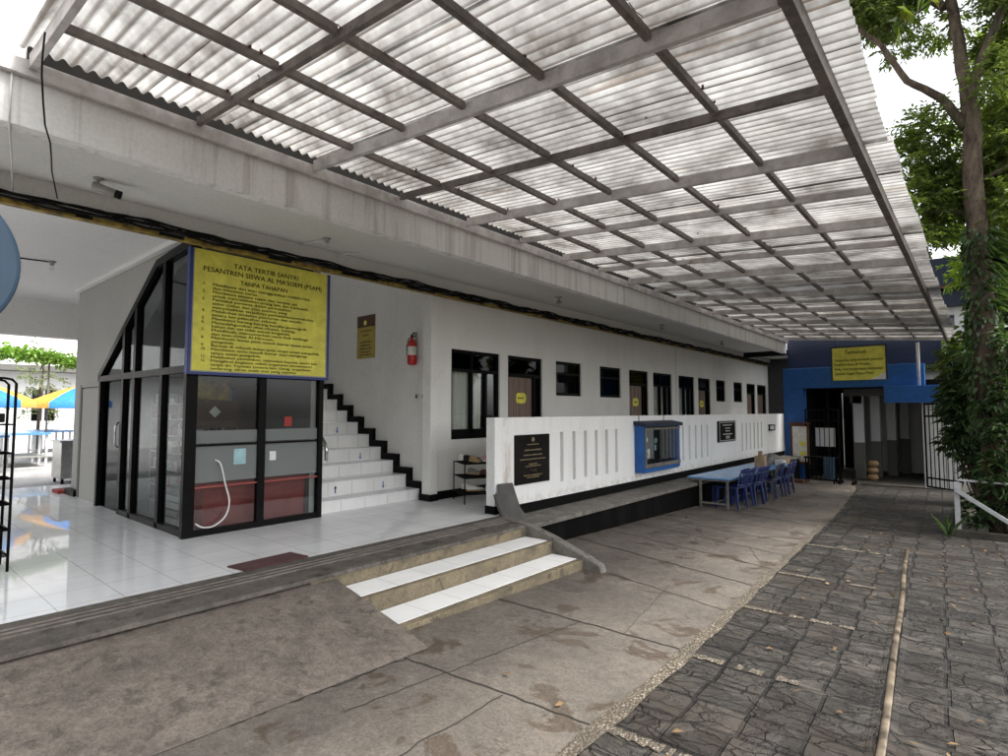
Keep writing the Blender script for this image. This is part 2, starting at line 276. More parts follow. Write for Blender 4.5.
# ------------------------------------------------------------------ geometry helpers
def origin_of(o):
    v = Vector((0, 0, 0))
    while o is not None: v = v + o.location; o = o.parent
    return v
class MB:
    def __init__(s): s.v = []; s.f = []; s.sm = []; s.mi = []; s.cur = 0
    def add(s, vs, fs, smooth=False):
        k = len(s.v); s.v += [tuple(p) for p in vs]; s.f += [tuple(i+k for i in f) for f in fs]
        s.sm += [smooth]*len(fs); s.mi += [s.cur]*len(fs); return s
    def box(s, x0, x1, y0, y1, z0, z1):
        x0, x1 = sorted((x0, x1)); y0, y1 = sorted((y0, y1)); z0, z1 = sorted((z0, z1))
        vs = [(x, y, z) for x in (x0, x1) for y in (y0, y1) for z in (z0, z1)]
        return s.add(vs, [(0,1,3,2),(4,6,7,5),(0,4,5,1),(2,3,7,6),(0,2,6,4),(1,5,7,3)])
    def hexa(s, a, b):            # a: four bottom corners, b: four top corners (counter-clockwise)
        return s.add(list(a)+list(b), [(3,2,1,0),(4,5,6,7),(0,1,5,4),(1,2,6,5),(2,3,7,6),(3,0,4,7)])
    def bar(s, p, q, w_, h_, up=(0, 0, 1)):
        p, q = Vector(p), Vector(q); d = (q-p).normalized(); u = Vector(up)
        sd_ = d.cross(u).normalized(); u = sd_.cross(d).normalized(); sd_ *= w_/2; u *= h_/2
        return s.hexa([p-sd_-u, p+sd_-u, p+sd_+u, p-sd_+u], [q-sd_-u, q+sd_-u, q+sd_+u, q-sd_+u])
    def tube(s, pts, r, n=10, cap=True):
        pts = [Vector(p) for p in pts]; rs = r if isinstance(r, (list, tuple)) else [r]*len(pts); k = len(s.v); vs = []; fs = []
        u = None
        for i, p in enumerate(pts):
            d = (pts[min(i+1, len(pts)-1)]-pts[max(i-1, 0)]).normalized()
            if u is None: u = d.orthogonal().normalized()
            else: u = (u - d*u.dot(d)).normalized()
            w_ = d.cross(u)
            for j in range(n):
                a = 2*math.pi*j/n; vs.append(p+(u*math.cos(a)+w_*math.sin(a))*rs[i])
        for i in range(len(pts)-1):
            for j in range(n): fs.append((i*n+j, i*n+(j+1) % n, (i+1)*n+(j+1) % n, (i+1)*n+j))
        s.add(vs, fs, True)
        if cap:
            s.f += [tuple(k+j for j in range(n))[::-1], tuple(k+(len(pts)-1)*n+j for j in range(n))]; s.sm += [False]*2; s.mi += [s.cur]*2
        return s
    def lathe(s, cx, cy, prof, n=20):
        vs = []; fs = []
        for r, z in prof:
            for j in range(n): a = 2*math.pi*j/n; vs.append((cx+r*math.cos(a), cy+r*math.sin(a), z))
        for i in range(len(prof)-1):
            for j in range(n): fs.append((i*n+j, i*n+(j+1) % n, (i+1)*n+(j+1) % n, (i+1)*n+j))
        s.add(vs, fs, True); fs = [tuple(range(n))[::-1], tuple((len(prof)-1)*n+j for j in range(n))]
        k = len(s.v)-len(vs); s.f += [tuple(i+k for i in f) for f in fs]; s.sm += [False]*2; s.mi += [s.cur]*2; return s
    def prism(s, poly, d):        # planar 3-D polygon extruded by vector d
        n = len(poly); d = Vector(d); vs = [Vector(p) for p in poly]+[Vector(p)+d for p in poly]
        return s.add(vs, [tuple(range(n))[::-1], tuple(range(n, 2*n))]+[(i, (i+1) % n, n+(i+1) % n, n+i) for i in range(n)])
    def quad(s, *p): return s.add(p, [tuple(range(len(p)))])
    def disc(s, c, r, axis, t, n=24):
        c = Vector(c); ax = Vector(axis).normalized(); u = ax.orthogonal().normalized(); w_ = ax.cross(u)
        return s.prism([c+(u*math.cos(2*math.pi*i/n)+w_*math.sin(2*math.pi*i/n))*r for i in range(n)], ax*t)
    def xform(s, mat, start=0):
        s.v = s.v[:start]+[tuple(mat @ Vector(p)) for p in s.v[start:]]; return s
    def build(s, name, mats, parent=None, bevel=0, at=None):
        off = Vector(at) if (at and not parent) else Vector((0, 0, 0))
        if parent is not None: off = origin_of(parent)
        me = bpy.data.meshes.new(name); me.from_pydata([tuple(Vector(p)-off) for p in s.v], [], s.f)
        for m_ in (mats if isinstance(mats, (list, tuple)) else [mats]): me.materials.append(M[m_])
        me.polygons.foreach_set('use_smooth', s.sm); me.polygons.foreach_set('material_index', s.mi); me.update()
        import bmesh as _b
        bm = _b.new(); bm.from_mesh(me); _b.ops.recalc_face_normals(bm, faces=bm.faces); bm.to_mesh(me); bm.free()
        o = bpy.data.objects.new(name, me); COL.objects.link(o)
        if parent is not None: o.parent = parent
        elif at: o.location = off
        if bevel:
            bv = o.modifiers.new('bevel', 'BEVEL'); bv.width = bevel; bv.segments = 2; bv.limit_method = 'ANGLE'
        return o
def tag(o, label=None, cat=None, group=None, kind=None):
    if label: o['label'] = label
    if cat: o['category'] = cat
    if group: o['group'] = group
    if kind: o['kind'] = kind
    return o
def thing(name, label, cat, loc, group=None):
    o = bpy.data.objects.new(name, None); COL.objects.link(o); o.location = loc; o.empty_display_size = .1
    return tag(o, label, cat, group)
def struct(name, mb, mats, label=None): return tag(mb.build(name, mats), label, None, None, 'structure')
def copy_tree(o, parent=None):
    c = o.copy(); COL.objects.link(c)
    if parent is not None: c.parent = parent
    for ch in list(o.children): copy_tree(ch, c)
    return c
def text_part(name, lines, size, plane, origin, matn, parent, width=None, align='CENTER', spacing=1.0, bold=.0, depth=.0015):
    """lettering as real thin geometry; plane 'X' = faces +X (reads along +Y), 'Y' = faces -Y (reads along +X)"""
    cu = bpy.data.curves.new(name, 'FONT'); cu.body = lines; cu.size = size; cu.align_x = align; cu.align_y = 'TOP'
    cu.space_line = spacing; cu.extrude = depth; cu.offset = 0; cu.resolution_u = 2
    ob = bpy.data.objects.new(name, cu); COL.objects.link(ob); bpy.context.view_layer.update()
    me = bpy.data.meshes.new_from_object(ob.evaluated_get(bpy.context.evaluated_depsgraph_get()))
    bpy.data.objects.remove(ob); bpy.data.curves.remove(cu)
    n = len(me.vertices); co = np.empty(n*3); me.vertices.foreach_get('co', co); co = co.reshape(-1, 3)
    if width:
        w0 = co[:, 0].max()-co[:, 0].min(); co[:, 0] *= width/w0
    o = Vector(origin)-origin_of(parent); res = np.empty_like(co)
    if plane == 'X': res[:, 0] = o.x+co[:, 2]; res[:, 1] = o.y+co[:, 0]; res[:, 2] = o.z+co[:, 1]
    else: res[:, 0] = o.x+co[:, 0]; res[:, 1] = o.y-co[:, 2]; res[:, 2] = o.z+co[:, 1]
    me.vertices.foreach_set('co', res.ravel()); me.update(); me.materials.clear(); me.materials.append(M[matn])
    ob = bpy.data.objects.new(name, me); COL.objects.link(ob); ob.parent = parent; return ob
def wall_holes(mb, plane, pos, thick, a0, a1, z0, z1, holes, back=True, inset=None):
    """a wall sheet with real openings; holes = (a0, a1, z0, z1); plane 'X' faces +X, 'Y' faces -Y"""
    P = (lambda a, z, d: (pos-d, a, z)) if plane == 'X' else (lambda a, z, d: (a, pos+d, z))
    A = sorted({a0, a1, *[h[0] for h in holes], *[h[1] for h in holes]}); Z = sorted({z0, z1, *[h[2] for h in holes], *[h[3] for h in holes]})
    def hole(a, z): return any(h[0] < a < h[1] and h[2] < z < h[3] for h in holes)
    for i in range(len(A)-1):
        for j in range(len(Z)-1):
            p, q, r_, t = A[i], A[i+1], Z[j], Z[j+1]
            h = hole((p+q)/2, (r_+t)/2)
            if not h: mb.quad(P(p, r_, 0), P(q, r_, 0), P(q, t, 0), P(p, t, 0))
            if back and (not h or inset): mb.quad(P(p, r_, thick), P(p, t, thick), P(q, t, thick), P(q, r_, thick))
    dd = inset or thick
    for (p, q, r_, t) in holes:
        for e in (((p, r_), (q, r_)), ((q, r_), (q, t)), ((q, t), (p, t)), ((p, t), (p, r_))):
            mb.quad(P(*e[0], 0), P(*e[0], dd), P(*e[1], dd), P(*e[1], 0))
        if inset: mb.quad(P(p, r_, dd), P(q, r_, dd), P(q, t, dd), P(p, t, dd))
    for e in (((a0, z0), (a1, z0)), ((a1, z0), (a1, z1)), ((a1, z1), (a0, z1)), ((a0, z1), (a0, z0))):
        mb.quad(P(*e[0], 0), P(*e[1], 0), P(*e[1], thick), P(*e[0], thick))
    return mb

FL = -1.38                                             # porch floor
def gz(y): return -1.70-.028*(min(max(y, -12), 32)-2.5)
def gzc(y): return gz(y)

# ------------------------------------------------------------------ the ground
def strip(mb, pts, dz=0):                              # pts: (y, xleft, xright) rows
    vs = []; fs = []
    for y, a, b in pts: vs += [(a, y, gz(y)+dz), (b, y, gz(y)+dz)]
    for i in range(len(pts)-1): fs.append((2*i, 2*i+1, 2*i+3, 2*i+2))
    return mb.add(vs, fs)
g = MB(); strip(g, [(-60, -4.6, 120), (-12, -4.6, 120), (32, -4.6, 120), (220, -4.6, 220)], -.03)
g.quad((-4.6, 24.4, gz(24.4)-.03), (-4.6, 220, gz(220)-.03), (-220, 220, gz(220)-.03), (-220, 24.4, gz(24.4)-.03))
struct('ground', g, 'earth')
PX = [(-6,-1.62),(0,-1.62),(2.5,-1.62),(3.7,-1.66),(5.4,-1.76),(8.2,-1.95),(11,-2.12),(13.5,-2.3),(15.2,-2.45),(17.5,-2.66),(19.3,-2.9)]
def px(y):
    for (a, b), (c, d) in zip(PX, PX[1:]):
        if a <= y <= c: return b+(d-b)*(y-a)/(c-a)
    return PX[-1][1] if y > 19 else PX[0][1]
ys = [-6, 0, 2.5, 3.7, 5.4, 6.8, 8.2, 9.6, 11, 12.3, 13.5, 15.2, 16.4, 17.5, 19.3, 20.3]
c = MB(); strip(c, [(y, -4.6, px(y)-.045) for y in ys], 0)
struct('concrete_pavement', c, 'concrete')
# slab joints and cracks: shallow dark grooves of their own colour
j = MB()
def groove(pts, w_, dz=.004):
    for (x0, y0), (x1, y1) in zip(pts, pts[1:]):
        d = Vector((x1-x0, y1-y0, 0)).normalized(); nrm = Vector((-d.y, d.x, 0))*w_/2
        j.quad(*[(x, y, gz(y)+dz) for x, y in ((x0-nrm.x, y0-nrm.y), (x1-nrm.x, y1-nrm.y), (x1+nrm.x, y1+nrm.y), (x0+nrm.x, y0+nrm.y))])
def wob(p, q, n, amp):
    res = []
    for i in range(n+1):
        t = i/n; a = 0 if i in (0, n) else amp; res.append((p[0]+(q[0]-p[0])*t+random.uniform(-a, a), p[1]+(q[1]-p[1])*t+random.uniform(-a, a)))
    return res
groove(wob((-3.5, 4.04), (px(4)-.05, 4.06), 22, .012), .016); groove(wob((-3.15, 2.6), (px(2.7)-.05, 2.72), 20, .012), .013)
groove(wob((-3.15, 2.62), (-3.3, 2.84), 4, .01), .012)
for y in (5.2, 6.2, 7.1, 7.95, 8.8, 9.7, 10.7, 11.8, 13.1, 14.5, 16.2, 18.0):
    groove(wob((-4.5, y+.75), (px(y)-.05, y-.02), 26, .01), random.uniform(.010, .02))
groove(wob((-3.12, 1.15), (-3.08, 2.6), 30, .02), .012); groove(wob((-2.9, -2.), (-3.12, 1.15), 30, .02), .012)
groove(wob((-2.78, 1.9), (-2.6, 4.05), 30, .012), .007); groove(wob((-2.2, 4.06), (-2.5, 5.6), 20, .012), .005)
groove(wob((-2.2, -1.2), (-2.25, 2.65), 40, .02), .009)
groove(wob((-2.15, 7.4), (-2.5, 8.2), 14, .012), .006)
struct('pavement_joint', j, 'joint_dark')
s_ = MB(); strip(s_, [(y, px(y)+.04, 1.6 if y < 11.3 else -.33) for y in (-6, 0, 2.5, 3.7, 5.4, 8.2, 11, 11.29)]+[(11.3, px(11.3)+.04, -.33)]+[(y, px(y)+.04, -.33) for y in (13.5, 15.2, 17.5, 19.3, 20.3)], .0)
struct('slate_paving', s_, 'slate')
p_ = MB(); strip(p_, [(y, px(y)-.05-.012*math.sin(y*5), px(y)+.05+.012*math.sin(y*7)) for y in np.linspace(-5, 20.2, 90)], .006)
for y0, xe in ((2.75, -1.15), (4.02, -.95), (5.42, -.85), (6.95, -.88), (8.9, -.95), (11.2, -1.1)):
    n = 16
    for i in range(n):
        a = px(y0)+.05+(xe-px(y0)-.05)*i/n
        if i > 4 and random.random() < .3: continue
        b = px(y0)+.05+(xe-px(y0)-.05)*(i+1)/n; ya = y0+.02*i/n; h_ = .036+.010*math.sin(i*2.1); 
        p_.quad((a, ya-h_, gz(ya-h_)+.006), (b, ya-h_, gz(ya-h_)+.006), (b, ya+h_, gz(ya+h_)+.006), (a, ya+h_, gz(ya+h_)+.006))
struct('pebble_border', p_, 'pebbles')
f_ = MB(); strip(f_, [(20.3, -4.6, .6), (32, -4.6, .6)], 0); struct('road', f_, 'far_road')
# gutter with a bare steel lip running along the slate
DX = [(-4, -.30), (2, -.38), (3.45, -.45), (4.5, -.51), (6, -.6), (7.5, -.7), (9.5, -.83)]
def dx(y):
    for (a, b), (c_, d) in zip(DX, DX[1:]):
        if a <= y <= c_: return b+(d-b)*(y-a)/(c_-a)
gt = thing('drain_gutter', 'narrow open gutter with a shiny worn metal channel in the dark slate paving', 'gutter', (-.5, 3.5, gz(3.5)))
a_ = MB(); rows = list(np.linspace(-4, 9.5, 110)); prev = None
for sgn, mat_ in ((-1, 'l'), (1, 'r')):
    for y0, y1 in zip(rows, rows[1:]):
        k0 = .035; k1 = k0
        xa, xb = dx(y0)+sgn*.028, dx(y1)+sgn*.028; a_.hexa([(xa, y0, gz(y0)-.03), (xb, y1, gz(y1)-.03), (xb+sgn*k1, y1, gz(y1)-.03), (xa+sgn*k0, y0, gz(y0)-.03)], [(xa, y0, gz(y0)+.012), (xb, y1, gz(y1)+.012), (xb+sgn*k1, y1, gz(y1)+.004), (xa+sgn*k0, y0, gz(y0)+.004)])
a_.build('kerb_edge', 'slate', gt)
b_ = MB(); vs = []; fs = []; n = 9
for i, y in enumerate(rows):
    wv = .006*math.sin(y*2.1)
    for k in range(n):
        a = math.pi*k/(n-1); vs.append((dx(y)+wv-.024*math.cos(a), y, gz(y)-.002+.02*math.sin(a)))
for i in range(len(rows)-1):
    for k in range(n-1): fs.append((i*n+k, i*n+k+1, (i+1)*n+k+1, (i+1)*n+k))
b_.add(vs, fs, True); simple('worn_metal', (.42,.34,.25), .33, metal=.5, var=.93, scale=4); b_.build('channel', 'worn_metal', gt)

# porch floor, sill with its sliding-door tracks, the cement ramp
f_ = MB(); f_.box(-13.2, -4.9, -9, 6.2, FL-.35, FL); f_.box(-6.9, -5.1, 6.2, 24, FL-.35, FL); struct('floor', f_, 'floor_tile')
s_ = MB(); prof = [(-4.9, FL)]

prof += [(-4.57, FL), (-4.55, FL-.006), (-4.3, FL-.012), (-4.285, FL-.04), (-4.9, FL-.06)]
s_.prism([(x, -9, z) for x, z in prof], (0, 14.7, 0)); struct('threshold', s_, 'sill_cement')
tk = thing('sliding_track', 'dark parallel steel tracks set in the cement edge of the tiled porch', 'track', (-4.7, 2, FL))
for gx, hw in ((-4.74, .008), (-4.66, .011), (-4.58, .011)): MB().box(gx-hw, gx+hw, -9, 5.68, FL-.03, FL+.007).build('track_rail', 'dark_steel', tk)
r_ = MB(); vs = []; fs = []; nx, ny = 26, 70
for i in range(nx+1):
    for k in range(ny+1):
        t = i/nx; x = -4.52+1.42*t; y = -5+(2.83+5)*k/ny
        z = FL-.03+(gz(y)-FL+.035)*(t**1.15)+random.uniform(-.004, .004)*(0 < i < nx)
        vs.append((x, y, z))
for i in range(nx):
    for k in range(ny): fs.append((i*(ny+1)+k, (i+1)*(ny+1)+k, (i+1)*(ny+1)+k+1, i*(ny+1)+k+1))
r_.add(vs, fs, True); top = [vs[i*(ny+1)+ny] for i in range(nx+1)]
r_.add(top+[(x, y, -1.95) for x, y, z in top], [(i, i+1, nx+2+i, nx+1+i) for i in range(nx)])
struct('ramp', r_, 'ramp_concrete')

st = thing('entrance_steps', 'low entrance steps with white tiled treads and buff cement risers', 'steps', (-3.9, 4.2, gz(4.2)))
MB().box(-4.56, -4.302, 2.6, 5.5, -2, FL-.042).build('riser', 'step_cement', st, .004)
MB().box(-4.298, -3.9, 2.6, 5.5, -2, FL-.153).build('riser', 'step_cement', st, .006)
MB().box(-3.898, -3.48, 2.6, 5.5, -2, FL-.295).build('riser', 'step_cement', st, .006)
MB().box(-4.29, -3.965, 2.7, 5.48, FL-.153, FL-.147).build('tread', 'tread_tile', st, .001)
MB().box(-3.89, -3.56, 2.7, 5.48, FL-.295, FL-.289).build('tread', 'tread_tile', st, .001)
MB().prism([(-4.62, 5.5, FL-.3), (-4.62, 5.5, FL+.02), (-4.35, 5.5, FL+.012), (-3.9, 5.5, FL-.11), (-3.42, 5.5, FL-.27), (-3.27, 5.5, FL-.335), (-3.24, 5.5, FL-.42), (-3.3, 5.5, -2)], (0, .12, 0)).build('curb', 'ledge_cement', st, .015)

# ------------------------------------------------------------------ the school building
b0 = thing('school_building', 'long white single-storey building with black window frames and a deep concrete overhang', 'building', (-6.5, 12, FL))
ZT = 1.01
vents = [(9.31, 10.25), (11.03, 11.99), (18.34, 19.18), (20.03, 20.95)]
wins = [(6.37, 7.57), (13.73, 14.89), (15.36, 16.50)]
doors = [(7.80, 8.84), (12.41, 13.44), (16.81, 17.80), (21.46, 22.48), (22.73, 23.92)]
holes = [(a, b, .31, ZT) for a, b in vents]+[(a, b, -.46, ZT) for a, b in wins]+[(a, b, FL, ZT) for a, b in doors]
wm = MB(); wall_holes(wm, 'X', -6.5, .16, 6.05, 24.2, FL, 2.1, holes); wm.build('front_wall', 'wall_paint', b0)
MB().box(-6.499, -6.47, 12.6, 12.612, 1.1, 2.0).build('wall_crack_strip', 'soffit_paint', b0) if False else None
wm = MB(); wm.box(-6.497, -6.485, 6.0, 24.2, FL, FL+.13)
for a, b in doors: pass
wm.build('skirting', 'black_paint', b0)
MB().box(-6.47, -6.66, 5.9, 6.05, FL, 1.84).build('corner_pilaster', 'wall_paint', b0, .004)
MB().box(-6.44, -6.70, 5.87, 6.05, FL, FL+.1).build('pilaster_base', 'black_paint', b0, .004)
# rooms behind, overhang, fascia, parapet
MB().tube([(-6.499, 15.17, 1.8), (-6.499, 15.175, 1.5), (-6.499, 15.165, 1.2), (-6.499, 15.18, .8), (-6.499, 15.17, -.1)], .004, 5).build('wall_crack', 'grey_fabric', b0)
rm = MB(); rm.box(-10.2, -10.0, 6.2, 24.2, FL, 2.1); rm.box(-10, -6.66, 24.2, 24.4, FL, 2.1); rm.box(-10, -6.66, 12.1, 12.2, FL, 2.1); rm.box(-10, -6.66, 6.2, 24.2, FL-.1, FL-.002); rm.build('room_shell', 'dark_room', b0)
MB().box(-6.39, -4.95, -7, 24.4, 2.08, 2.3).build('soffit', 'soffit_paint', b0)
MB().box(-4.95, -4.82, -7, 20.18, 1.9, 2.3).build('fascia', 'fascia_paint', b0, .006)
MB().box(-6.66, -6.39, -7, 24.4, 1.86, 2.3).build('eaves_beam', 'soffit_paint', b0, .004)
MB().box(-10.2, -6.66, 6.2, 24.4, 2.1, 2.3).build('roof_slab', 'ceiling_paint', b0)
MB().box(-4.858, -4.825, .72, 20.18, 2.30, 2.47).build('gap_shade_strip', 'gap_shade_dark', b0)  # near-black strip painting the shade in the gap behind the roof sheets
pm = MB(); pm.box(-5.02, -4.86, -7, 20.18, 2.31, 3.7); pm.build('parapet', 'fascia_paint', b0)
MB().box(-13.3, -6.66, -9, 2.58, 2.07, 2.3).build('porch_ceiling', 'ceiling_paint', b0)
MB().box(-13.3, -11.7, 2.58, 12, 2.07, 2.3).build('porch_ceiling', 'ceiling_paint', b0)
MB().box(-13.5, -13.3, -9, 12, 1.385, 2.3).build('drop_beam', 'ceiling_paint', b0)
MB().box(-11.6, -6.7, 2.49, 2.575, 2.0, 2.068).build('cornice', 'ceiling_paint', b0, .01)
# porch partition wall with the sloped glazed opening under the stairs
poly = [(-11.7, FL), (-9.95, FL), (-9.95, .52), (-7.72, 1.82), (-6.72, 1.93), (-6.66, 1.93), (-6.66, 2.07), (-11.7, 2.07)]
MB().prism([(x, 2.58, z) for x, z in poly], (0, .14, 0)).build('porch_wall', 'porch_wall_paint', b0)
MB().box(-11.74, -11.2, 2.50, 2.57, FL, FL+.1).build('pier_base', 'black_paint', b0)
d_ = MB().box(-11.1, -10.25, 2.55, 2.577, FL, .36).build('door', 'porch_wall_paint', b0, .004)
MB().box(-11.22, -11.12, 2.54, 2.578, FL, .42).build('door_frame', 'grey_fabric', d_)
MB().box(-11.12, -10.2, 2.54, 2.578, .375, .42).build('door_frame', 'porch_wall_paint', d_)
# stairwell
sw = MB(); sw.box(-12.6, -6.66, 6.05, 6.2, FL, 4.3); sw.build('stair_wall', 'wall_paint', b0)
sw = MB(); sw.box(-12.6, -6.72, 4.0, 4.12, FL, 4.3).build('stair_side_wall', 'wall_paint', b0)
MB().box(-12.7, -6.39, 3.9, 6.2, 4.3, 4.45).build('added_stair_roof', 'ceiling_paint', b0)  # unseen roof, added to keep open sky from brightening the stair wall
MB().box(-6.66, -6.45, 4.0, 6.2, 2.31, 3.4).build('stair_front_wall', 'wall_paint', b0)
MB().box(-12.75, -12.6, 4.0, 6.2, FL, 3.0).build('stair_back_wall', 'wall_paint', b0)
MB().box(-12.7, -6.39, 2.72, 4.0, 2.3, 4.3).build('upper_wall', 'wall_paint', b0)

def window_part(a0, a1, z0, z1, kind):
    fr = MB(); t = .05; X0, X1 = -6.6, -6.53
    fr.box(X0, X1, a0, a0+t, z0, z1); fr.box(X0, X1, a1-t, a1, z0, z1); fr.box(X0, X1, a0+t, a1-t, z0, z0+.06); fr.box(X0, X1, a0+t, a1-t, z1-t, z1)
    if kind == 'vent':
        zt = z1-.27; fr.box(X0, X1, a0+t, a1-t, zt, zt+.045); o = fr.build('window', 'black_aluminium', b0)
        MB().box(-6.575, -6.57, a0+t, a1-t, z0+.06, zt).build('pane', 'dark_glass', o); MB().box(-6.575, -6.57, a0+t, a1-t, zt+.045, z1-t).build('pane', 'dark_glass', o); return o
    zt = z1-.36; am = a0+(a1-a0)*.43; ae = a1-.30*(a1-a0)
    fr.box(X0, X1, a0+t, a1-t, zt, zt+.05); fr.box(X0, X1, am-.025, am+.025, z0+.06, zt); fr.box(X0, X1, ae, ae+.06, z0+.06, zt); fr.box(X0, X1, am-.02, am+.02, zt+.05, z1-t)
    fr.box(X0, X1, a0+t, a1-t, z0+.06, z0+.16)
    o = fr.build('window', 'black_aluminium', b0)
    MB().box(-6.575, -6.57, a0+t, a1-t, z0+.16, zt).build('pane', 'clear_glass', o); MB().box(-6.577, -6.572, a0+t, a1-t, zt+.05, z1-t).build('pane', 'dark_glass', o)
    cu = MB(); ysn = np.linspace(a0+.04, ae-.03, 90); vs = []
    for y in ysn:
        d = .022*math.sin(y*52)+.012*math.sin(y*23+1); vs += [(-6.625+d, y, z0+.1), (-6.625+d*.8, y, zt-.0)]
    cu.add(vs, [(2*i, 2*i+2, 2*i+3, 2*i+1) for i in range(len(ysn)-1)], True); cu.build('curtain', 'curtain_cloth', o); return o
for a, b in vents: window_part(a, b, .31, ZT, 'vent')
for a, b in wins: window_part(a, b, -.46, ZT, 'win')
for i, (a, b) in enumerate(doors):
    t = .05; fr = MB(); X0, X1 = -6.62, -6.53
    fr.box(X0, X1, a, a+t, FL, ZT); fr.box(X0, X1, b-t, b, FL, ZT); fr.box(X0, X1, a+t, b-t, ZT-t, ZT); fr.box(X0, X1, a+t, b-t, ZT-.38, ZT-.32)
    lf = b-.24; fr.box(X0, X1, lf, lf+.05, FL, ZT-.38); fr.box(-6.6, -6.585, lf+.05, b-t, FL, ZT-.38)
    o = fr.build('door_frame', 'black_aluminium', b0)
    lb = MB().box(-6.61, -6.575, a+t+.004, lf-.004, FL+.01, ZT-.384)
    lf_o = lb.build('door', 'door_wood', o)
    gr = MB()
    for k in (.25, .5, .75): yy = a+t+(lf-a-t)*k; gr.box(-6.5745, -6.572, yy-.004, yy+.004, FL+.05, ZT-.42)
    gr.build('panel_groove', 'brown_books', o)
    MB().box(-6.58, -6.575, a+t, b-t, ZT-.32, ZT-t).build('pane', 'dark_glass', o)
    if i < 3:
        sg = MB(); n = 28; cy = a+t+(lf-a-t)*.55; cz = .24 if i == 0 else .22; pts = []
        for k in range(n): th = 2*math.pi*k/n; pts.append((-6.572, cy+.15*abs(math.cos(th))**.6*(1 if math.cos(th) > 0 else -1), cz+.10*abs(math.sin(th))**.6*(1 if math.sin(th) > 0 else -1)))
        sg.prism(pts, (.006, 0, 0)); so_ = sg.build('door_sign', 'sign_yellow', o)
        ln = MB(); y = cy-.09
        while y < cy+.08: w_ = random.uniform(.008, .018); ln.box(-6.5655, -6.5645, y, y+w_, cz-.014, cz+.016); y += w_+.006
        ln.build('sign_lettering', 'ink', o)

# yellow sliding-door rail under the beam, with wooden clips and the cable bundle
rl = thing('overhead_rail', 'worn yellow overhead rail with black patches under the eaves beam', 'rail', (-6.4, 10, 1.8))
m_ = MB(); m_.box(-6.46, -6.37, -7, 24, 1.80, 1.845); m_.build('rail', 'yellow_paint', rl, .004)
y = -1.5
while y < 23:
    l_ = random.uniform(.12, .34)*(1 if y < 4 else 2.6); MB().box(-6.368, -6.364, y, y+l_, 1.802+random.uniform(0, .008), 1.842).build('black_patch', 'cable_black', rl); y += l_+random.uniform(.3, 1.0)*(1 if y < 4 else .6)
cb = MB()
for k in range(6):
    pts = []; ph = random.uniform(0, 6); x0 = -6.335+random.uniform(-.03, .02)
    for i in range(150):
        y = -7+31*i/149; pts.append((x0+.012*math.sin(y*2.1+ph), y, 1.865+.012*k-.02+.014*math.sin(y*3.7+ph*2)+.012*math.sin(y*9+ph)))
    cb.tube(pts, random.choice([.009, .011, .014]), 6)
for i in range(12):
    y0 = random.uniform(.5, 9); cb.tube([(-6.34, y0, 1.9), (-6.3, y0+.1, 1.84+random.uniform(-.03, .03)), (-6.33, y0+.35, 1.9)], .004, 5)
tag(cb.build('cable_bundle', 'cable_black', at=(-6.34, 8, 1.9)), 'tangled black cables strung along the top of the yellow rail', 'cable')
tag(MB().tube([(-4.2, .70, 2.27), (-4.21, .698, 2.2), (-4.24, .70, 2.12), (-4.28, .708, 2.04), (-4.42, .745, 1.93), (-4.6, .79, 1.868), (-4.82, .86, 1.845), (-5.1, .92, 1.85), (-5.5, 1.0, 1.88), (-6.33, 1.2, 1.93)], .0055, 7).build('hanging_wire', 'cable_black', at=(-4.74, .8, 2.2)), 'dark wire dropping from the canopy corner down to the cables', 'wire')
tag(MB().tube([(-4.80, .64, 2.32), (-4.79, .64, 2.1), (-4.80, .64, 1.89), (-5.5, .76, 1.885), (-6.33, .89, 1.91)], .006, 7).build('hanging_wire', 'white_plastic', at=(-4.8, .64, 2.2)), 'thin pale wire running down the peeling end of the overhang', 'wire')
tag(MB().tube([(-6.1, 4.35, 2.075), (-6.25, 4.2, 2.06), (-6.36, 4.14, 2.0), (-6.36, 4.16, 1.93)], .007, 6).build('hanging_wire', 'white_plastic', at=(-6.2, 4.2, 2.0)), 'short white wire stub looping into the cables above the yellow rules board', 'wire')

# the low wall with its slots, ledge and black plinth
lw = thing('low_wall', 'low white wall with groups of narrow vertical slots and a black base', 'wall', (-5, 13, -1.45))
sl = []
for a, n, s0 in ((7.31, 6, .345), (11.64, 6, .36), (16.03, 6, .355)):
    for k in range(n): sl.append((a+k*s0-.045, a+k*s0+.045, -1.09, -.325))
m_ = MB(); wall_holes(m_, 'X', -5.0, .15, 5.72, 20.35, -1.31, -.09, sl, True, .10); m_.build('wall_body', 'low_wall_paint', lw)
MB().box(-5.15, -4.996, 5.72, 20.35, -1.46, -1.312).build('black_base', 'black_paint', lw)
MB().box(-5.16, -4.985, 5.70, 5.86, FL, FL+.105).build('black_base', 'black_paint', lw)
MB().prism([(-4.998, 5.63, -1.45), (-4.5, 5.63, -1.475), (-4.5, 5.63, -1.535), (-4.998, 5.63, -1.52)], (0, 14.6, 0)).build('ledge', 'ledge_cement', lw, .006)
MB().box(-4.99, -4.54, 5.63, 20.25, -2.3, -1.54).build('plinth', 'black_base', lw)
br = MB(); br.box(-4.998, -4.97, 18.55, 18.6, -.6, -.42); br.box(-4.998, -4.9, 18.5, 18.9, -.45, -.42); br.box(-4.998, -4.9, 18.5, 18.9, -.6, -.57); br.box(-4.92, -4.9, 18.86, 18.9, -.6, -.42)
tag(br.build('wall_bracket', 'black_paint', at=(-5, 18.7, -.6)), 'small black metal bracket on the far end of the low wall', 'bracket')

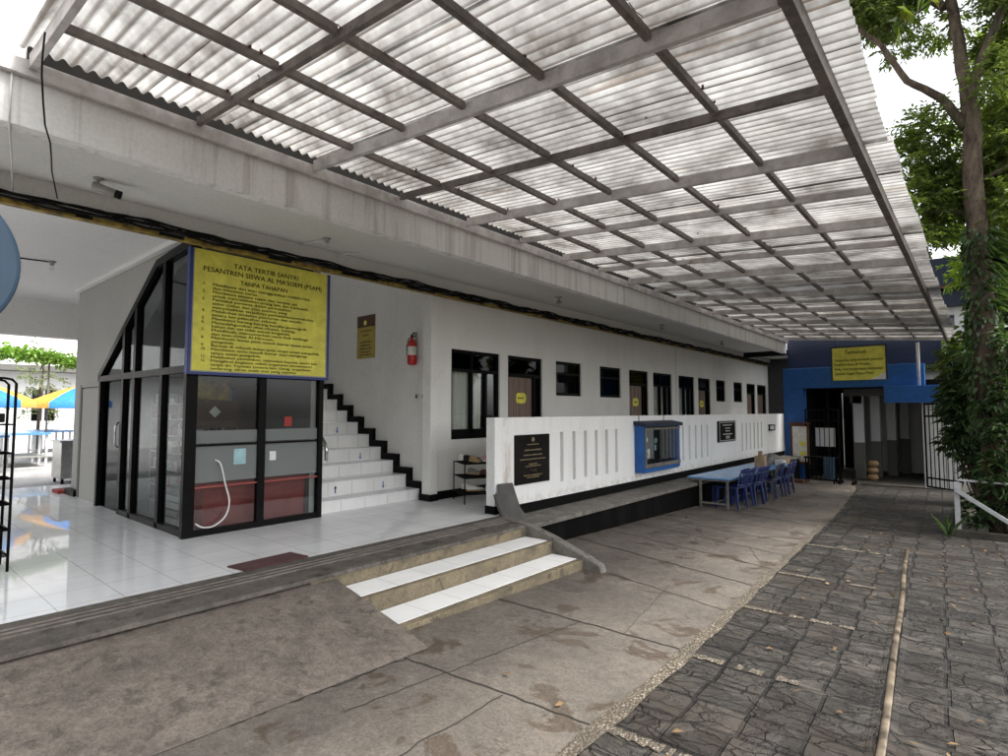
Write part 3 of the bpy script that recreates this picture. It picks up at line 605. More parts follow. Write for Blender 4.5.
def stroke_lines(mb, plane, pos, cy, zs, hw, h_, seed):
    rr = random.Random(seed)
    for z, w2 in zip(zs, hw):
        y = cy-w2
        while y < cy+w2:
            l_ = rr.uniform(.3, 1.4)*h_; a, b = y, min(y+l_, cy+w2)
            if plane == 'X': mb.box(pos, pos+.002, a, b, z, z+h_*rr.uniform(.7, 1.1))
            else: mb.box(a, b, pos-.002, pos, z, z+h_*rr.uniform(.7, 1.1))
            y = b+h_*.35
pq = thing('memorial_plaque', 'large black granite plaque with gold lettering near the steps', 'plaque', (-5, 6.52, -1.08))
MB().box(-4.998, -4.975, 6.13, 6.95, -1.04, -.34).build('slab', 'granite_black', pq, .004)
m_ = MB(); stroke_lines(m_, 'X', -4.976, 6.54, [-.49, -.57, -.64, -.70, -.77, -.80, -.93, -.96], [.14, .20, .22, .30, .10, .18, .22, .15], .018, 3)
m_.prism([(-4.976, 6.5, -.42), (-4.976, 6.54, -.45), (-4.976, 6.58, -.42), (-4.976, 6.56, -.38), (-4.976, 6.52, -.38)], (.002, 0, 0)); m_.tube([(-4.974, 6.48, -.84), (-4.974, 6.55, -.87), (-4.974, 6.6, -.83), (-4.974, 6.62, -.88)], .003, 5)
m_.build('lettering', 'gold', pq)
pq = thing('framed_notice', 'small black framed notice with white lines between two groups of slots', 'notice', (-5, 14.7, -.8))
MB().box(-4.998, -4.96, 14.1, 15.38, -.78, -.255).build('board', 'black_paint', pq, .006)
m_ = MB(); m_.box(-4.962, -4.955, 14.14, 15.34, -.30, -.275); m_.box(-4.962, -4.955, 14.14, 15.34, -.76, -.735); m_.box(-4.962, -4.955, 14.14, 14.18, -.735, -.3); m_.box(-4.962, -4.955, 15.3, 15.34, -.735, -.3); m_.build('frame', 'steel_grey', pq)
m_ = MB(); stroke_lines(m_, 'X', -4.959, 14.75, [-.37, -.45, -.52, -.6, -.66, -.7], [.34, .2, .16, .34, .14, .14], .024, 5); m_.build('lettering', 'paper', pq)

nc = thing('notice_cabinet', 'bright blue glazed notice cabinet mounted on the low white wall', 'notice cabinet', (-5, 10.5, -1.15))
m_ = MB(); m_.box(-4.995, -4.80, 9.72, 9.80, -1.16, -.26); m_.box(-4.995, -4.80, 11.27, 11.35, -1.14, -.26); m_.box(-4.995, -4.80, 9.80, 11.27, -1.16, -1.08); m_.box(-4.995, -4.97, 9.8, 11.27, -1.08, -.26); m_.build('case', 'blue_paint', nc, .004)
m_ = MB(); m_.hexa([(-4.995, 9.68, -.262), (-4.75, 9.68, -.30), (-4.75, 11.40, -.30), (-4.995, 11.40, -.262)], [(-4.995, 9.68, -.19), (-4.75, 9.68, -.235), (-4.75, 11.40, -.235), (-4.995, 11.40, -.19)]); m_.build('top_hood', 'navy_paint', nc)
m_ = MB(); m_.box(-4.798, -4.78, 9.74, 11.33, -1.07, -1.0); m_.box(-4.798, -4.78, 9.74, 11.33, -.36, -.32); m_.box(-4.798, -4.78, 9.74, 9.79, -1.0, -.36); m_.build('door_frame', 'ledge_cement', nc)
MB().box(-4.968, -4.96, 9.8, 11.27, -1.08, -.3).build('backboard', 'ink', nc)
MB().box(-4.797, -4.795, 9.8, 11.26, -1.0, -.36).build('pane', 'clear_glass', nc)
for k in range(11):
    y = 9.95+random.uniform(0, .75); z = -1.0+random.uniform(0, .5); MB().box(-4.959, -4.955, y, y+random.uniform(.05, .13), z, z+random.uniform(.05, .12)).build('pinned_photo', random.choice(['paper', 'teal_paper', 'cardboard', 'white_plastic']), nc)
MB().tube([(-4.99, 9.9, -.2), (-4.99, 9.9, -.09)], .006, 6).build('hanger', 'cable_black', nc); MB().tube([(-4.99, 11.0, -.2), (-4.99, 11.0, -.09)], .006, 6).build('hanger', 'cable_black', nc)

# grey rubber sheet propped against the wall end
m_ = MB(); n = 14
outl = [(5.72, 0), (6.20, -.02), (6.18, .03), (6.13, .12), (6.08, .3), (6.04, .46), (5.76, .47), (5.75, .36), (5.64, .34), (5.68, .15)]
A_ = [(-4.86-.10*z/.5+.03*(max(0, .12-z)/.12), y, -1.445+z) for y, z in outl]
m_.prism(A_, (-.02, -.012, -.003)); m_.prism([(x+.03, y-.03, z) for x, y, z in [A_[0], (A_[1][0], 6.14, A_[1][2]), (A_[3][0], 6.06, A_[3][2]), (A_[4][0], 6.0, A_[4][2]+.02), A_[8], A_[9]]], (-.015, -.008, -.003))
tag(m_.build('rubber_sheet', 'rubber_grey', at=(-4.65, 5.9, -1.44), bevel=.004), 'dark grey folded sheet propped against the near end of the low wall', 'folded sheet')

# ------------------------------------------------------------------ stairs
sr = thing('staircase', 'white tiled staircase rising beside the glass booth', 'staircase', (-6.8, 5, FL))
N = 14
for k in range(N):
    x = -6.80-.33*k; z1 = FL+.2*(k+1)-.07*(k == 0)
    z1 = -1.235+.204*k
    m_ = MB(); m_.box(x-.33-.02, x, 4.13, 5.97, z1-.22 if k else FL, z1); m_.build('step', 'riser_tile', sr)
    MB().box(x-.33, x+.012, 4.13, 5.968, z1-.001, z1+.018).build('nosing', 'floor_tile', sr, .004)
zz = lambda k: -1.235+.204*k
pts = [(-6.70, FL)]
m_ = MB(); m_.box(-6.66, -6.80, 6.02, 6.049, FL, FL+.1)
for k in range(N):
    x = -6.80-.33*k; m_.box(x+.085, x-.0, 5.975, 6.049, (zz(k-1) if k else FL), zz(k)+.12); m_.box(x, x-.33+.085, 5.975, 6.049, zz(k), zz(k)+.12)
m_.build('stair_skirting', 'black_paint', sr)
def arrow(y, k, up, m='arrow_blue'):
    x = -6.80-.33*k+.002; z = zz(k)-.16; a = MB(); s0 = 1 if up else -1; zc = z+.055
    a.box(x, x+.003, y-.008, y+.008, zc-.045, zc+.045); a.prism([(x, y-.025, zc+s0*.02), (x, y+.025, zc+s0*.02), (x, y, zc+s0*.062)], (.003, 0, 0)); a.build('painted_arrow', m, sr)
arrow(4.67, 1, True, 'sign_blue'); arrow(5.52, 1, False); arrow(5.56, 3, False); arrow(5.55, 5, False)
hr = thing('handrail', 'polished steel handrail end at the foot of the stairs', 'handrail', (-6.72, 4.22, -.7))
MB().tube([(-6.70, 4.24, -.66), (-6.70, 4.24, -.5), (-6.74, 4.24, -.43), (-6.85, 4.24, -.33), (-8.2, 4.24, .52), (-10, 4.24, 1.63)], .024, 12).build('rail', 'chrome', hr)
MB().tube([(-6.72, 4.24, -.46), (-6.75, 4.17, -.48), (-6.75, 4.12, -.48)], .012, 8).build('bracket', 'chrome', hr)
MB().tube([(-8.2, 4.24, .5), (-8.2, 4.12, .48)], .012, 8).build('bracket', 'chrome', hr)

fe = thing('fire_extinguisher', 'red fire extinguisher hanging on the white stair wall', 'fire extinguisher', (-6.99, 5.96, .74))
MB().lathe(-6.99, 5.96, [(.03, .74), (.072, .755), (.078, .78), (.078, 1.07), (.07, 1.11), (.035, 1.15), (.022, 1.17), (.022, 1.19)], 20).build('cylinder', 'red_enamel', fe)
MB().lathe(-6.99, 5.96, [(.079, .90), (.0792, .901), (.0792, 1.04), (.079, 1.041)], 20).build('label_band', 'paper', fe)
m_ = MB(); m_.tube([(-6.99, 5.96, 1.17), (-6.99, 5.96, 1.22)], .02, 10); m_.bar((-7.02, 5.96, 1.22), (-6.9, 5.93, 1.26), .02, .012); m_.bar((-7.0, 5.96, 1.20), (-6.89, 5.93, 1.20), .02, .012); m_.build('valve_handle', 'black_paint', fe)
MB().tube([(-7.0, 5.96, 1.2), (-7.05, 5.94, 1.17), (-7.085, 5.93, 1.05), (-7.08, 5.93, .9)], .009, 7).build('hose', 'cable_black', fe)
MB().box(-7.01, -6.97, 6.03, 6.048, 1.0, 1.28).build('bracket', 'steel_grey', fe)
for x, side in ((-6.96, 'nearer the stairs'), (-6.80, 'nearer the wall corner')):
    s2 = thing('wall_switch', 'small square wall switch below the extinguisher, ' + side, 'switch', (x, 6.05, .24), 'switches on the stair wall')
    MB().box(x-.045, x+.045, 6.036, 6.048, .18, .29).build('plate', 'white_plastic', s2, .004); MB().box(x-.022, x+.022, 6.03, 6.0355, .205, .265).build('rocker', 'brown_books', s2)
ps = thing('wall_poster', 'narrow yellow and brown poster high on the stair wall', 'poster', (-8.33, 6.05, .93))
MB().box(-8.6, -8.08, 6.036, 6.047, .94, 1.71).build('board', 'poster_yellow', ps)
MB().box(-8.6, -8.08, 6.0345, 6.0355, 1.5, 1.71).build('brown_header', 'brown_books', ps)
m_ = MB(); stroke_lines(m_, 'Y', 6.0355, -8.34, [1.42, 1.34, 1.22, 1.16, 1.10, 1.04, .99], [.15, .08, .17, .14, .17, .12, .16], .025, 9); m_.build('lettering', 'brown_books', ps)
m_ = MB(); m_.disc((-8.36, 6.033, 1.58), .045, (0, 1, 0), .002); m_.build('emblem', 'sign_yellow', ps)

# ------------------------------------------------------------------ the glass booth under the stairs
gb = thing('glass_booth', 'black framed glass booth with frosted bands under the staircase', 'booth', (-7.2, 3.3, FL))
XF = -6.62; fr = MB()
P0 = (XF, 2.50)
fr.box(XF-.06, XF+.02, 2.44, 2.56, FL, 1.86); fr.box(XF-.06, XF+.02, 4.06, 4.125, FL, .5); fr.box(XF-.05, XF+.015, 3.26, 3.35, FL, 1.8)
fr.box(XF-.05, XF+.012, 2.56, 4.06, FL, FL+.07); fr.box(XF-.05, XF+.012, 2.56, 4.06, .40, .5); fr.box(XF-.04, XF+.01, 2.56, 4.06, -.395, -.375)
fr.build('frame', 'black_aluminium', gb, .004)
MB().box(XF-.035, XF+.008, 2.56, 4.06, -1.045+.19, -1.03+.19).build('kick_rail', 'wood_red', gb)
YS = 2.5
for xa in (-7.46, -8.42, -8.87):
    zt = 1.88-.0 if xa > -7.6 else (1.82+(xa+7.72)*.583)
    MB().box(xa-.05, xa+.04, YS-.03, YS+.06, FL, zt).build('mullion', 'black_aluminium', gb, .003)
MB().box(-9.94, -9.86, YS-.03, YS+.07, FL, .5).build('mullion', 'black_aluminium', gb, .003)
MB().box(-9.95, XF, YS-.035, YS+.05, .43, .51).build('transom', 'black_aluminium', gb); MB().box(-8.87, XF, YS-.03, YS+.05, FL, FL+.07).build('bottom_rail', 'black_aluminium', gb)
m_ = MB(); m_.prism([(-9.98, YS-.035, .44), (-9.98, YS-.035, .54), (-7.74, YS-.035, 1.87), (-6.6, YS-.035, 1.955), (-6.6, YS-.035, 1.855), (-7.70, YS-.035, 1.78)], (0, .095, 0)); m_.build('sloping_head', 'black_aluminium', gb)
MB().prism([(-9.9, YS+.01, .5), (-7.72, YS+.01, 1.80), (-6.64, YS+.01, 1.9), (-6.64, YS+.01, .5)], (0, .006, 0)).build('upper_pane', 'booth_glass', gb)
MB().box(-8.87, -6.64, YS+.01, YS+.016, FL+.06, .44).build('side_pane', 'booth_glass', gb)
MB().box(XF-.03, XF-.024, 2.54, 3.27, FL+.06, .42).build('front_pane', 'booth_glass', gb); MB().box(XF-.03, XF-.024, 3.34, 4.07, FL+.06, .42).build('front_pane', 'booth_glass', gb)
for a, b in ((2.56, 3.26), (3.35, 4.06)):
    MB().box(XF-.022, XF-.019, a, b, -.80, -.39).build('frosted_film', 'frosted_film', gb); MB().box(XF-.022, XF-.019, a, b, -.365, -.22).build('frosted_film', 'frosted_film', gb)
MB().box(-9.9, -8.9, YS+.03, YS+.05, FL, .43).build('door', 'dark_glass', gb)
MB().tube([(-8.98, YS-.02, -.5), (-8.98, YS-.06, -.45), (-8.98, YS-.06, -.2), (-8.98, YS-.02, -.15)], .012, 8).build('door_handle', 'chrome', gb)
m_ = MB(); m_.box(-11.6, XF-.04, 2.73, 2.74, FL, FL+.001); m_.box(-10.0, -9.95, 2.6, 4.0, FL, 2.0); m_.box(-9.95, XF-.05, 2.72, 4.12, 1.96, 2.0); m_.build('interior_shell', 'pillar_grey', gb)
MB().box(-9.95, -6.7, 3.99, 4.0, FL, 1.96).build('rear_panel', 'pillar_grey', gb)
# things in the booth
ds = thing('display_rack', 'pale wire display rack stacked with goods behind the booth side glass', 'display rack', (-8.2, 3, FL))
for x in (-8.75, -7.75):
    for y in (2.8, 3.15): MB().tube([(x, y, FL), (x, y, .2)], .012, 6).build('post', 'steel_grey', ds)
for z in (-1.2, -.98, -.76, -.54, -.32, -.1, .1):
    MB().box(-8.76, -7.74, 2.8, 3.15, z-.012, z).build('shelf', 'white_enamel', ds)
    x = -8.72
    while x < -7.85:
        w_ = random.uniform(.06, .16); MB().box(x, x+w_, 2.83, 3.1, z, z+random.uniform(.05, .14)).build('packet', random.choice(['paper', 'tan_leather', 'steel_grey', 'brown_books', 'white_plastic', 'red_floor_mat', 'teal_paper']), ds, .006); x += w_+random.uniform(.01, .06)
ct = thing('reception_counter', 'red brown wooden counter inside the glass booth', 'counter', (-7, 3.3, FL))
MB().box(-7.35, -6.78, 2.72, 3.98, FL+.02, -.86).build('front_panel', 'wood_red', ct); MB().box(-7.42, -6.72, 2.66, 3.985, -.86, -.82).build('worktop', 'wood_red', ct, .006)
bk = thing('wooden_bookcase', 'dark bookcase standing against the inner wall of the booth', 'bookcase', (-9.3, 3.6, FL))
m_ = MB(); m_.box(-9.7, -8.0, 3.93, 3.98, FL, .35)
for z in (FL, -.9, -.45, 0, .33): m_.box(-9.7, -8.0, 3.62, 3.93, z, z+.025)
for x in (-9.7, -8.85, -8.02): m_.box(x, x+.025, 3.62, 3.93, FL+.026, .33)
m_.build('carcass', 'brown_books', bk)
for z in (FL+.03, -.87, -.42, .028):
    x = -9.66
    while x < -8.1:
        if not (-8.9 < x < -8.82): 
            w_ = random.uniform(.03, .09); MB().box(x, x+w_-.004, 3.68, 3.9, z, z+random.uniform(.2, .32)).build('book', random.choice(['paper', 'wood_red', 'arrow_blue', 'cardboard', 'teal_paper', 'grey_fabric', 'tan_leather']), bk); x += w_
        else: x += .08
cbx = thing('stack_tray', 'stack of white trays and papers by the booth side window', 'paper trays', (-7.6, 2.9, FL))
for k in range(5): MB().box(-7.9+.01*k, -7.35+.02*k, 2.65, 3.0, FL+.02+.09*k, FL+.09+.09*k).build('tray', random.choice(['white_plastic', 'paper', 'steel_grey']), cbx, .006)
br_ = thing('hanging_board', 'brown and yellow notice panel hanging inside the booth front', 'panel', (-7.05, 3.0, -.2))
MB().box(-7.06, -7.04, 2.62, 3.22, -.2, .12).build('panel', 'brown_books', br_); MB().box(-7.045, -7.035, 2.66, 3.1, .13, .38).build('yellow_sheet', 'yellow_paint', br_)
MB().prism([(-7.036, 2.93, -.08), (-7.036, 3.0, -.01), (-7.036, 2.93, .06), (-7.036, 2.86, -.01)], (.003, 0, 0)).build('diamond_mark', 'paper', br_)
MB().tube([(-7.05, 2.7, .38), (-7.05, 2.7, .45)], .004, 6).build('cord', 'cable_black', br_); MB().tube([(-7.05, 3.14, .12), (-7.05, 3.14, .45)], .004, 6).build('cord', 'cable_black', br_)
def smooth(pts, k=6):
    P_ = [Vector(p) for p in pts]; P_ = [P_[0]]+P_+[P_[-1]]; o_ = []
    for i in range(1, len(P_)-2):
        a, b, c, d = P_[i-1:i+3]
        for q in range(k):
            t = q/k; o_.append(.5*((2*b)+(c-a)*t+(2*a-5*b+4*c-d)*t*t+(3*b-a-3*c+d)*t**3))
    return o_+[P_[-2]]
tag(MB().tube(smooth([(-6.59, 2.76, -.55), (-6.58, 2.82, -.60), (-6.585, 2.88, -.83), (-6.585, 2.93, -1.03), (-6.585, 2.89, -1.19), (-6.585, 2.77, -1.28), (-6.585, 2.65, -1.28), (-6.585, 2.57, -1.23)]), .009, 8).build('hose', 'white_enamel', at=(-6.55, 2.8, -1.3)), 'white hose looping down the front glass of the booth', 'hose')
tag(MB().box(XF-.018, XF+.014-.028, 2.99, 3.13, -.62, -.44).build('paper_notice', 'teal_paper', at=(XF, 3.06, -.6)), 'pale teal paper notice stuck on the frosted booth glass', 'notice')
tag(MB().box(XF-.018, XF-.012, 3.42, 3.5, -.6, -.49).build('paper_notice', 'white_plastic', at=(XF, 3.46, -.6)), 'small white card stuck beside the booth centre post', 'notice')
tag(MB().box(XF-.018, XF-.012, 3.60, 3.70, -.19, -.07).build('paper_notice', 'red_floor_mat', at=(XF, 3.6, -.2)), 'small red picture sticker high on the right booth pane', 'sticker')

# the big rules board
sb = thing('rules_board', 'large yellow rules board with blue border over the booth', 'sign board', (-6.5, 3.25, .43))
m_ = MB(); m_.box(-6.56, -6.50, 2.43, 4.09, .43, 1.79); m_.build('board', 'sign_yellow', sb)
m_ = MB(); x0, x1 = -6.56, -6.488; m_.box(x0, x1, 2.395, 2.43, .40, 1.79); m_.box(x0, x1, 4.09, 4.12, .40, 1.79); m_.box(x0, x1, 2.43, 4.09, .40, .43); m_.build('border', 'sign_blue', sb)
m_ = MB(); m_.box(-6.5, -6.496, 2.43, 2.445, .43, 1.79); m_.box(-6.5, -6.496, 4.075, 4.09, .43, 1.79); m_.box(-6.5, -6.496, 2.445, 4.075, .43, .445); m_.build('inner_line', 'steel_grey', sb)
text_part('heading', 'TATA TERTIB SANTRI', .078, 'X', (-6.497, 3.27, 1.70), 'ink', sb, .80, bold=.0006)
text_part('heading', "PESANTREN SISWA AL MA'SOEM (PSAM)", .078, 'X', (-6.497, 3.27, 1.615), 'ink', sb, 1.46, bold=.0006)
text_part('heading', 'TANPA TAHAPAN', .07, 'X', (-6.497, 3.24, 1.515), 'ink', sb, .58, bold=.0006)
rules = [('1.', 'Membawa dan atau menggunakan NARKOBA'), ('', 'dan minuman keras.'), ('2.', 'Membawa senjata tajam dan senjata api'), ('', 'untuk mencelakakan orang lain dan berkelahi'),
 ('3.', 'Pemukul pertama dalam perkelahian'), ('', 'antar civitas dan atau pemicu yang'), ('', 'menyebabkan terjadinya perkelahian/pemukulan.'), ('4.', 'Melakukan tindakan pencurian dan asusila'), ('', 'antara lain pelecehan seksual.'),
 ('5.', 'Membawa barang-barang bersifat pornografi.'), ('6.', 'Menyalahgunakan obat-obatan, barang,'), ('', 'bahan dan zat tidak sesuai fungsinya.'), ('7.', 'Memfitnah, mencemarkan nama baik lembaga'), ('', "dan atau civitas Al Ma'soem."),
 ('8.', 'Membawa lawan jenis masuk kamar tanpa seizin'), ('', 'pengelola.'), ('9.', 'Berada di wilayah lawan jenis tanpa seizin pengelola'), ('10.', 'Membawa tamu masuk kamar atau menginap'), ('', 'tanpa seizin pengelola'), ('11.', 'Melakukan pemalakan, intimidasi kepada santri lain'),
 ('12.', 'Mengikuti kegiatan selain organisasi siswa/santri'), ('', 'tanpa ijin Yayasan (antara lain: Geng, organisasi'), ('', 'terlarang, aliran sesat atau yang sejenis)')]
text_part('rules_text', '\n'.join(t for _, t in rules), .043, 'X', (-6.497, 2.64, 1.435), 'ink', sb, 1.34, 'LEFT', .995, bold=.0004)
text_part('rule_numbers', '\n'.join(t or ' ' for t, _ in rules), .043, 'X', (-6.497, 2.535, 1.435), 'ink', sb, None, 'LEFT', .995, bold=.0008)

# ceiling fittings
def bulb(x, y, z, label, rod=None):
    o = thing('light_fitting', label, 'light fitting', (x, y, z))
    MB().lathe(x, y, [(.045, z), (.05, z-.012), (.028, z-.02), (.026, z-.055)], 14).build('socket', 'steel_grey', o)
    MB().lathe(x, y, [(.012, z-.056), (.018, z-.07), (.03, z-.10), (.026, z-.125), (.004, z-.138)], 14).build('bulb', 'clear_glass', o)
    if rod: MB().tube([(x, y, z-.012), rod], .010, 6).build('conduit', 'cable_black' if z < 2.075 else 'white_plastic', o)
bulb(-5.93, 3.71, 2.079, 'bare bulb on the soffit above the stair opening', (-6.36, 3.6, 2.065))
bulb(-9.74, 1.82, 2.069, 'bare bulb on the porch ceiling with a black conduit', (-9.9, .9, 2.055))
for k, (y, lb) in enumerate(((8.41, 'nearest'), (12.76, 'second'), (16.91, 'farthest'))):
    x = -5.8; z = 2.079; o = thing('spot_fitting', lb+' of the three small grey conical fittings under the long soffit', 'spotlight', (x, y, z), 'fittings under the long soffit')
    MB().lathe(x, y, [(.07, z), (.07, z-.012), (.02, z-.02), (.014, z-.06), (.03, z-.065), (.055, z-.10), (.05, z-.115)], 14).build('fitting', 'steel_grey', o)
cc = thing('security_camera', 'small white security camera with black lens under the soffit', 'camera', (-5.94, 1.41, 2.08))
MB().lathe(-5.94, 1.41, [(.04, 2.079), (.04, 2.065), (.012, 2.06), (.012, 2.02)], 12).build('mount', 'steel_grey', cc)
MB().tube([(-5.95, 1.37, 2.01), (-5.90, 1.53, 1.965)], .035, 14).build('housing', 'steel_grey', cc); MB().tube([(-5.90, 1.531, 1.9645), (-5.885, 1.575, 1.952)], .037, 14).build('lens_hood', 'ink', cc)

# ------------------------------------------------------------------ the canopy
SLP = -.083
def P(x, dz=0): return 2.29+SLP*(x+4.82)+dz
cn = thing('canopy', 'large translucent corrugated canopy on a rusty steel frame', 'canopy', (-2.6, 10, 2.1))
MB().box(-4.815, -4.765, .55, 20.2, 2.235, 2.345).build('wall_plate', 'galvanised', cn, .003)
XO = -.63
for k in range(19):
    y = .74+1.05*k; th = k % 2 == 0; w_, h_, b_ = (.042, .10, 0) if th else (.038, .065, .03)
    x0, x1 = -4.764, XO-.035
    m_ = MB(); m_.hexa([(x0, y-w_/2, P(x0, b_)), (x1, y-w_/2, P(x1, b_)), (x1, y+w_/2, P(x1, b_)), (x0, y+w_/2, P(x0, b_))], [(x0, y-w_/2, P(x0, b_+h_)), (x1, y-w_/2, P(x1, b_+h_)), (x1, y+w_/2, P(x1, b_+h_)), (x0, y+w_/2, P(x0, b_+h_))])
    m_.build('rafter', 'galvanised' if th or k > 4 else 'dark_steel', cn, .003)
for x in (-4.13, -3.43, -2.76, -2.06, -1.33):
    for k in range(19):
        y0 = .74+1.05*k+.03; y1 = y0+1.05-.06
        if k == 18: break
        MB().box(x-.02, x+.02, y0, y1, P(x, .05), P(x, .105)).build('purlin', 'dark_steel', cn, .003)
MB().box(XO-.03, XO+.03, .55, 20.15, P(XO, -.005), P(XO, .105)).build('edge_beam', 'dark_steel', cn, .004)
pit = .0875
for k in range(27):
    y0 = .66+.725*k; n = int(round(.7875/pit*10)); n = 86; m_ = MB(); vs = []; fs = []; X = list(np.linspace(-4.74, -.435+random.uniform(-.02, .02), 9)); L = .753
    root = Vector((0, y0, 0)); dzz = .004*(k % 2); tilt = random.uniform(-.004, .004)
    for i in range(n+1):
        yy = L*i/n
        for q, x in enumerate(X):
            vs.append((x, y0+yy, P(x, .122)+dzz+.018*math.sin(2*math.pi*(y0+yy)/pit)+tilt*(q/8)+.003*math.sin(x*5+k)))
    nn = len(X)
    for i in range(n):
        for q in range(nn-1): fs.append((i*nn+q, i*nn+q+1, (i+1)*nn+q+1, (i+1)*nn+q))
    m_.add(vs, fs, True)
    o = m_.build('roofing_sheet', 'translucent_roofing', cn)
    me = o.data; me.transform(Matrix.Translation((0, -(y0-10), 0))); o.location = (0, y0-10, 0)
m_ = MB()
for k in range(130):
    x = random.choice((-4.13, -3.43, -2.76, -2.06, -1.33)); y = random.uniform(.8, 12); x += .03*random.choice((-1, 1)); m_.box(x-.006, x+.006, y-.008, y+.008, P(x, .095), P(x, .115)+.008)
for k in range(14):
    x = random.choice((-4.13, -3.43, -2.76, -2.06, -1.33))+.03; y = random.uniform(1, 12); m_.tube([(x, y, P(x, .1)), (x+.02, y+.03, P(x, .06)), (x+.05, y+.05, P(x, .03))], .003, 4)
tag(m_.build('tie_wires', 'rust', cn), None, None, None, 'stuff')
MB().box(-4.95, -4.83, .5, .62, 2.31, 2.36).build('broken_mortar', 'ledge_cement', cn, .01)
tag(MB().box(-3.58, -3.49, 1.05, 1.2, P(-3.5, .085), P(-3.5, .1)).build('dead_leaf', 'rust', at=(-3.5, 1.1, 2.2)), 'dark leaf scrap stuck under the canopy near the building', 'leaf scrap') if False else None

# ------------------------------------------------------------------ blue gatehouse at the end
YG = 20.4
gh = thing('gatehouse', 'bright blue gateway facade with a navy band above it', 'gateway', (-3, YG, gz(20)))
MB().box(-5.0, -4.40, YG, YG+.4, -2.4, .74).build('column', 'blue_paint', gh, .006)
MB().box(-5.0, -1.2, YG, YG+.4, .742, 1.40).build('beam', 'blue_paint', gh, .006)
MB().box(-2.16, -.75, YG-.35, YG-.01, .24, .74).build('lower_beam', 'blue_paint', gh, .006)
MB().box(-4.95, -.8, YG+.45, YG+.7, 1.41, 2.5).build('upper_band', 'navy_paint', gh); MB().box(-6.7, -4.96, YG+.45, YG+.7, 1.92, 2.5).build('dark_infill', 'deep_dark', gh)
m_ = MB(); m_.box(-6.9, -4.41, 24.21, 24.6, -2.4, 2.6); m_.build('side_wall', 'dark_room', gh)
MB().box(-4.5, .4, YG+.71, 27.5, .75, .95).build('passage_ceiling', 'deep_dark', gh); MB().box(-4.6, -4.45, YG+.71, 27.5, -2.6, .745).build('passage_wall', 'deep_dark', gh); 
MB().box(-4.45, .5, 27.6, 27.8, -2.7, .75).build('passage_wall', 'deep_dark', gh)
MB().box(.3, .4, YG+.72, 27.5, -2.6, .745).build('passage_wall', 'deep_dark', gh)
MB().box(-3.35, -3.0, 22.0, 22.2, .25, .745).build('passage_beam', 'pillar_grey', gh); MB().box(-3.5, -1.0, 21.95, 22.15, .5, .74).build('passage_beam', 'pillar_grey', gh)
for k, (x, y) in enumerate(((-3.12, 22.0), (-2.8, 23.3), (-2.47, 24.6), (-2.2, 26.0))):
    w_ = .27; o = thing('passage_pillar', ['nearest', 'second', 'third', 'farthest'][k]+' grey pillar with a dark base inside the gateway passage', 'pillar', (x, y, gz(y)), 'pillars in the gateway passage')
    MB().box(x-w_/2, x+w_/2, y, y+.3, -1.05, .74).build('shaft', 'far_white', o, .005); MB().box(x-w_/2-.01, x+w_/2+.01, y-.01, y+.31, gz(y), -1.052).build('base', 'pillar_grey', o, .005)
tag(MB().tube([(-1.32, YG-.15, .742), (-1.32, YG-.15, 2.0)], .055, 4).build('support_post', 'white_enamel', at=(-1.32, YG-.15, .74)), 'white square post holding the far canopy edge above the blue beam', 'post')
sg = thing('gate_sign', 'yellow hanging thank-you sign with a curved white corner at the far gate', 'sign', (-2.83, 19.9, 1.0))
Ysg = 19.95
MB().box(-3.46, -2.08, Ysg, Ysg+.04, .94, 1.95).build('panel', 'sign_yellow', sg)
m_ = MB(); m_.box(-3.5, -3.46, Ysg-.01, Ysg+.05, .94, 1.99); m_.box(-2.08, -2.04, Ysg-.01, Ysg+.05, .94, 1.99); m_.box(-3.46, -2.08, Ysg-.01, Ysg+.05, 1.95, 1.99); m_.box(-3.46, -2.08, Ysg-.01, Ysg+.05, .925, .94); m_.build('frame', 'navy_paint', sg)
MB().prism([(-2.08, Ysg-.004, .94), (-2.08, Ysg-.004, 1.18)]+[(-2.08-.45*math.sin(t)*1.0, Ysg-.004, .94+.24*(1-math.sin(t))**1.5) for t in np.linspace(.05, 1.57, 9)], (0, .003, 0)).build('corner_panel', 'white_enamel', sg)
text_part('sign_lettering', 'Terimakasih', .17, 'Y', (-2.83, Ysg-.003, 1.88), 'ink', sg, .56, bold=.003)
text_part('sign_lettering', "Dengan ikut serta mematuhi peraturan\nPesantren Siswa Al Ma'soem\nAnda Telah berpartisipasi membentuk\nGenerasi Cageur Bageur Pinter", .12, 'Y', (-3.4, Ysg-.003, 1.62), 'ink', sg, 1.27, 'LEFT', 1.15, bold=.001)
MB().tube([(-3.3, Ysg+.02, 1.98), (-3.3, Ysg+.02, 2.2)], .008, 6).build('hanger', 'dark_steel', sg); MB().tube([(-2.25, Ysg+.02, 1.98), (-2.25, Ysg+.02, 2.1)], .008, 6).build('hanger', 'dark_steel', sg)
def grille(name, label, x0, x1, y0, y1, z0, z1, nb, cat='gate', panel=None):
    o = thing(name, label, cat, ((x0+x1)/2, (y0+y1)/2, z0)); m_ = MB()
    for a, b in (((x0, y0, z0), (x1, y1, z0)), ((x0, y0, z1), (x1, y1, z1)), ((x0, y0, z0), (x0, y0, z1)), ((x1, y1, z0), (x1, y1, z1)), ((x0, y0, z0+.25), (x1, y1, z0+.25)), ((x0, y0, z1-.35), (x1, y1, z1-.35))): m_.bar(a, b, .045, .045, (0, .1, 1) if a[2] == b[2] else (0, 1, 0))
    m_.build('frame', 'black_paint', o)
    for k in range(1, nb): t = k/nb; x = x0+(x1-x0)*t; y = y0+(y1-y0)*t; MB().bar((x, y, z0+.02), (x, y, z1-.02), .022, .022, (0, 1, 0)).build('bar', 'black_paint', o)
    return o
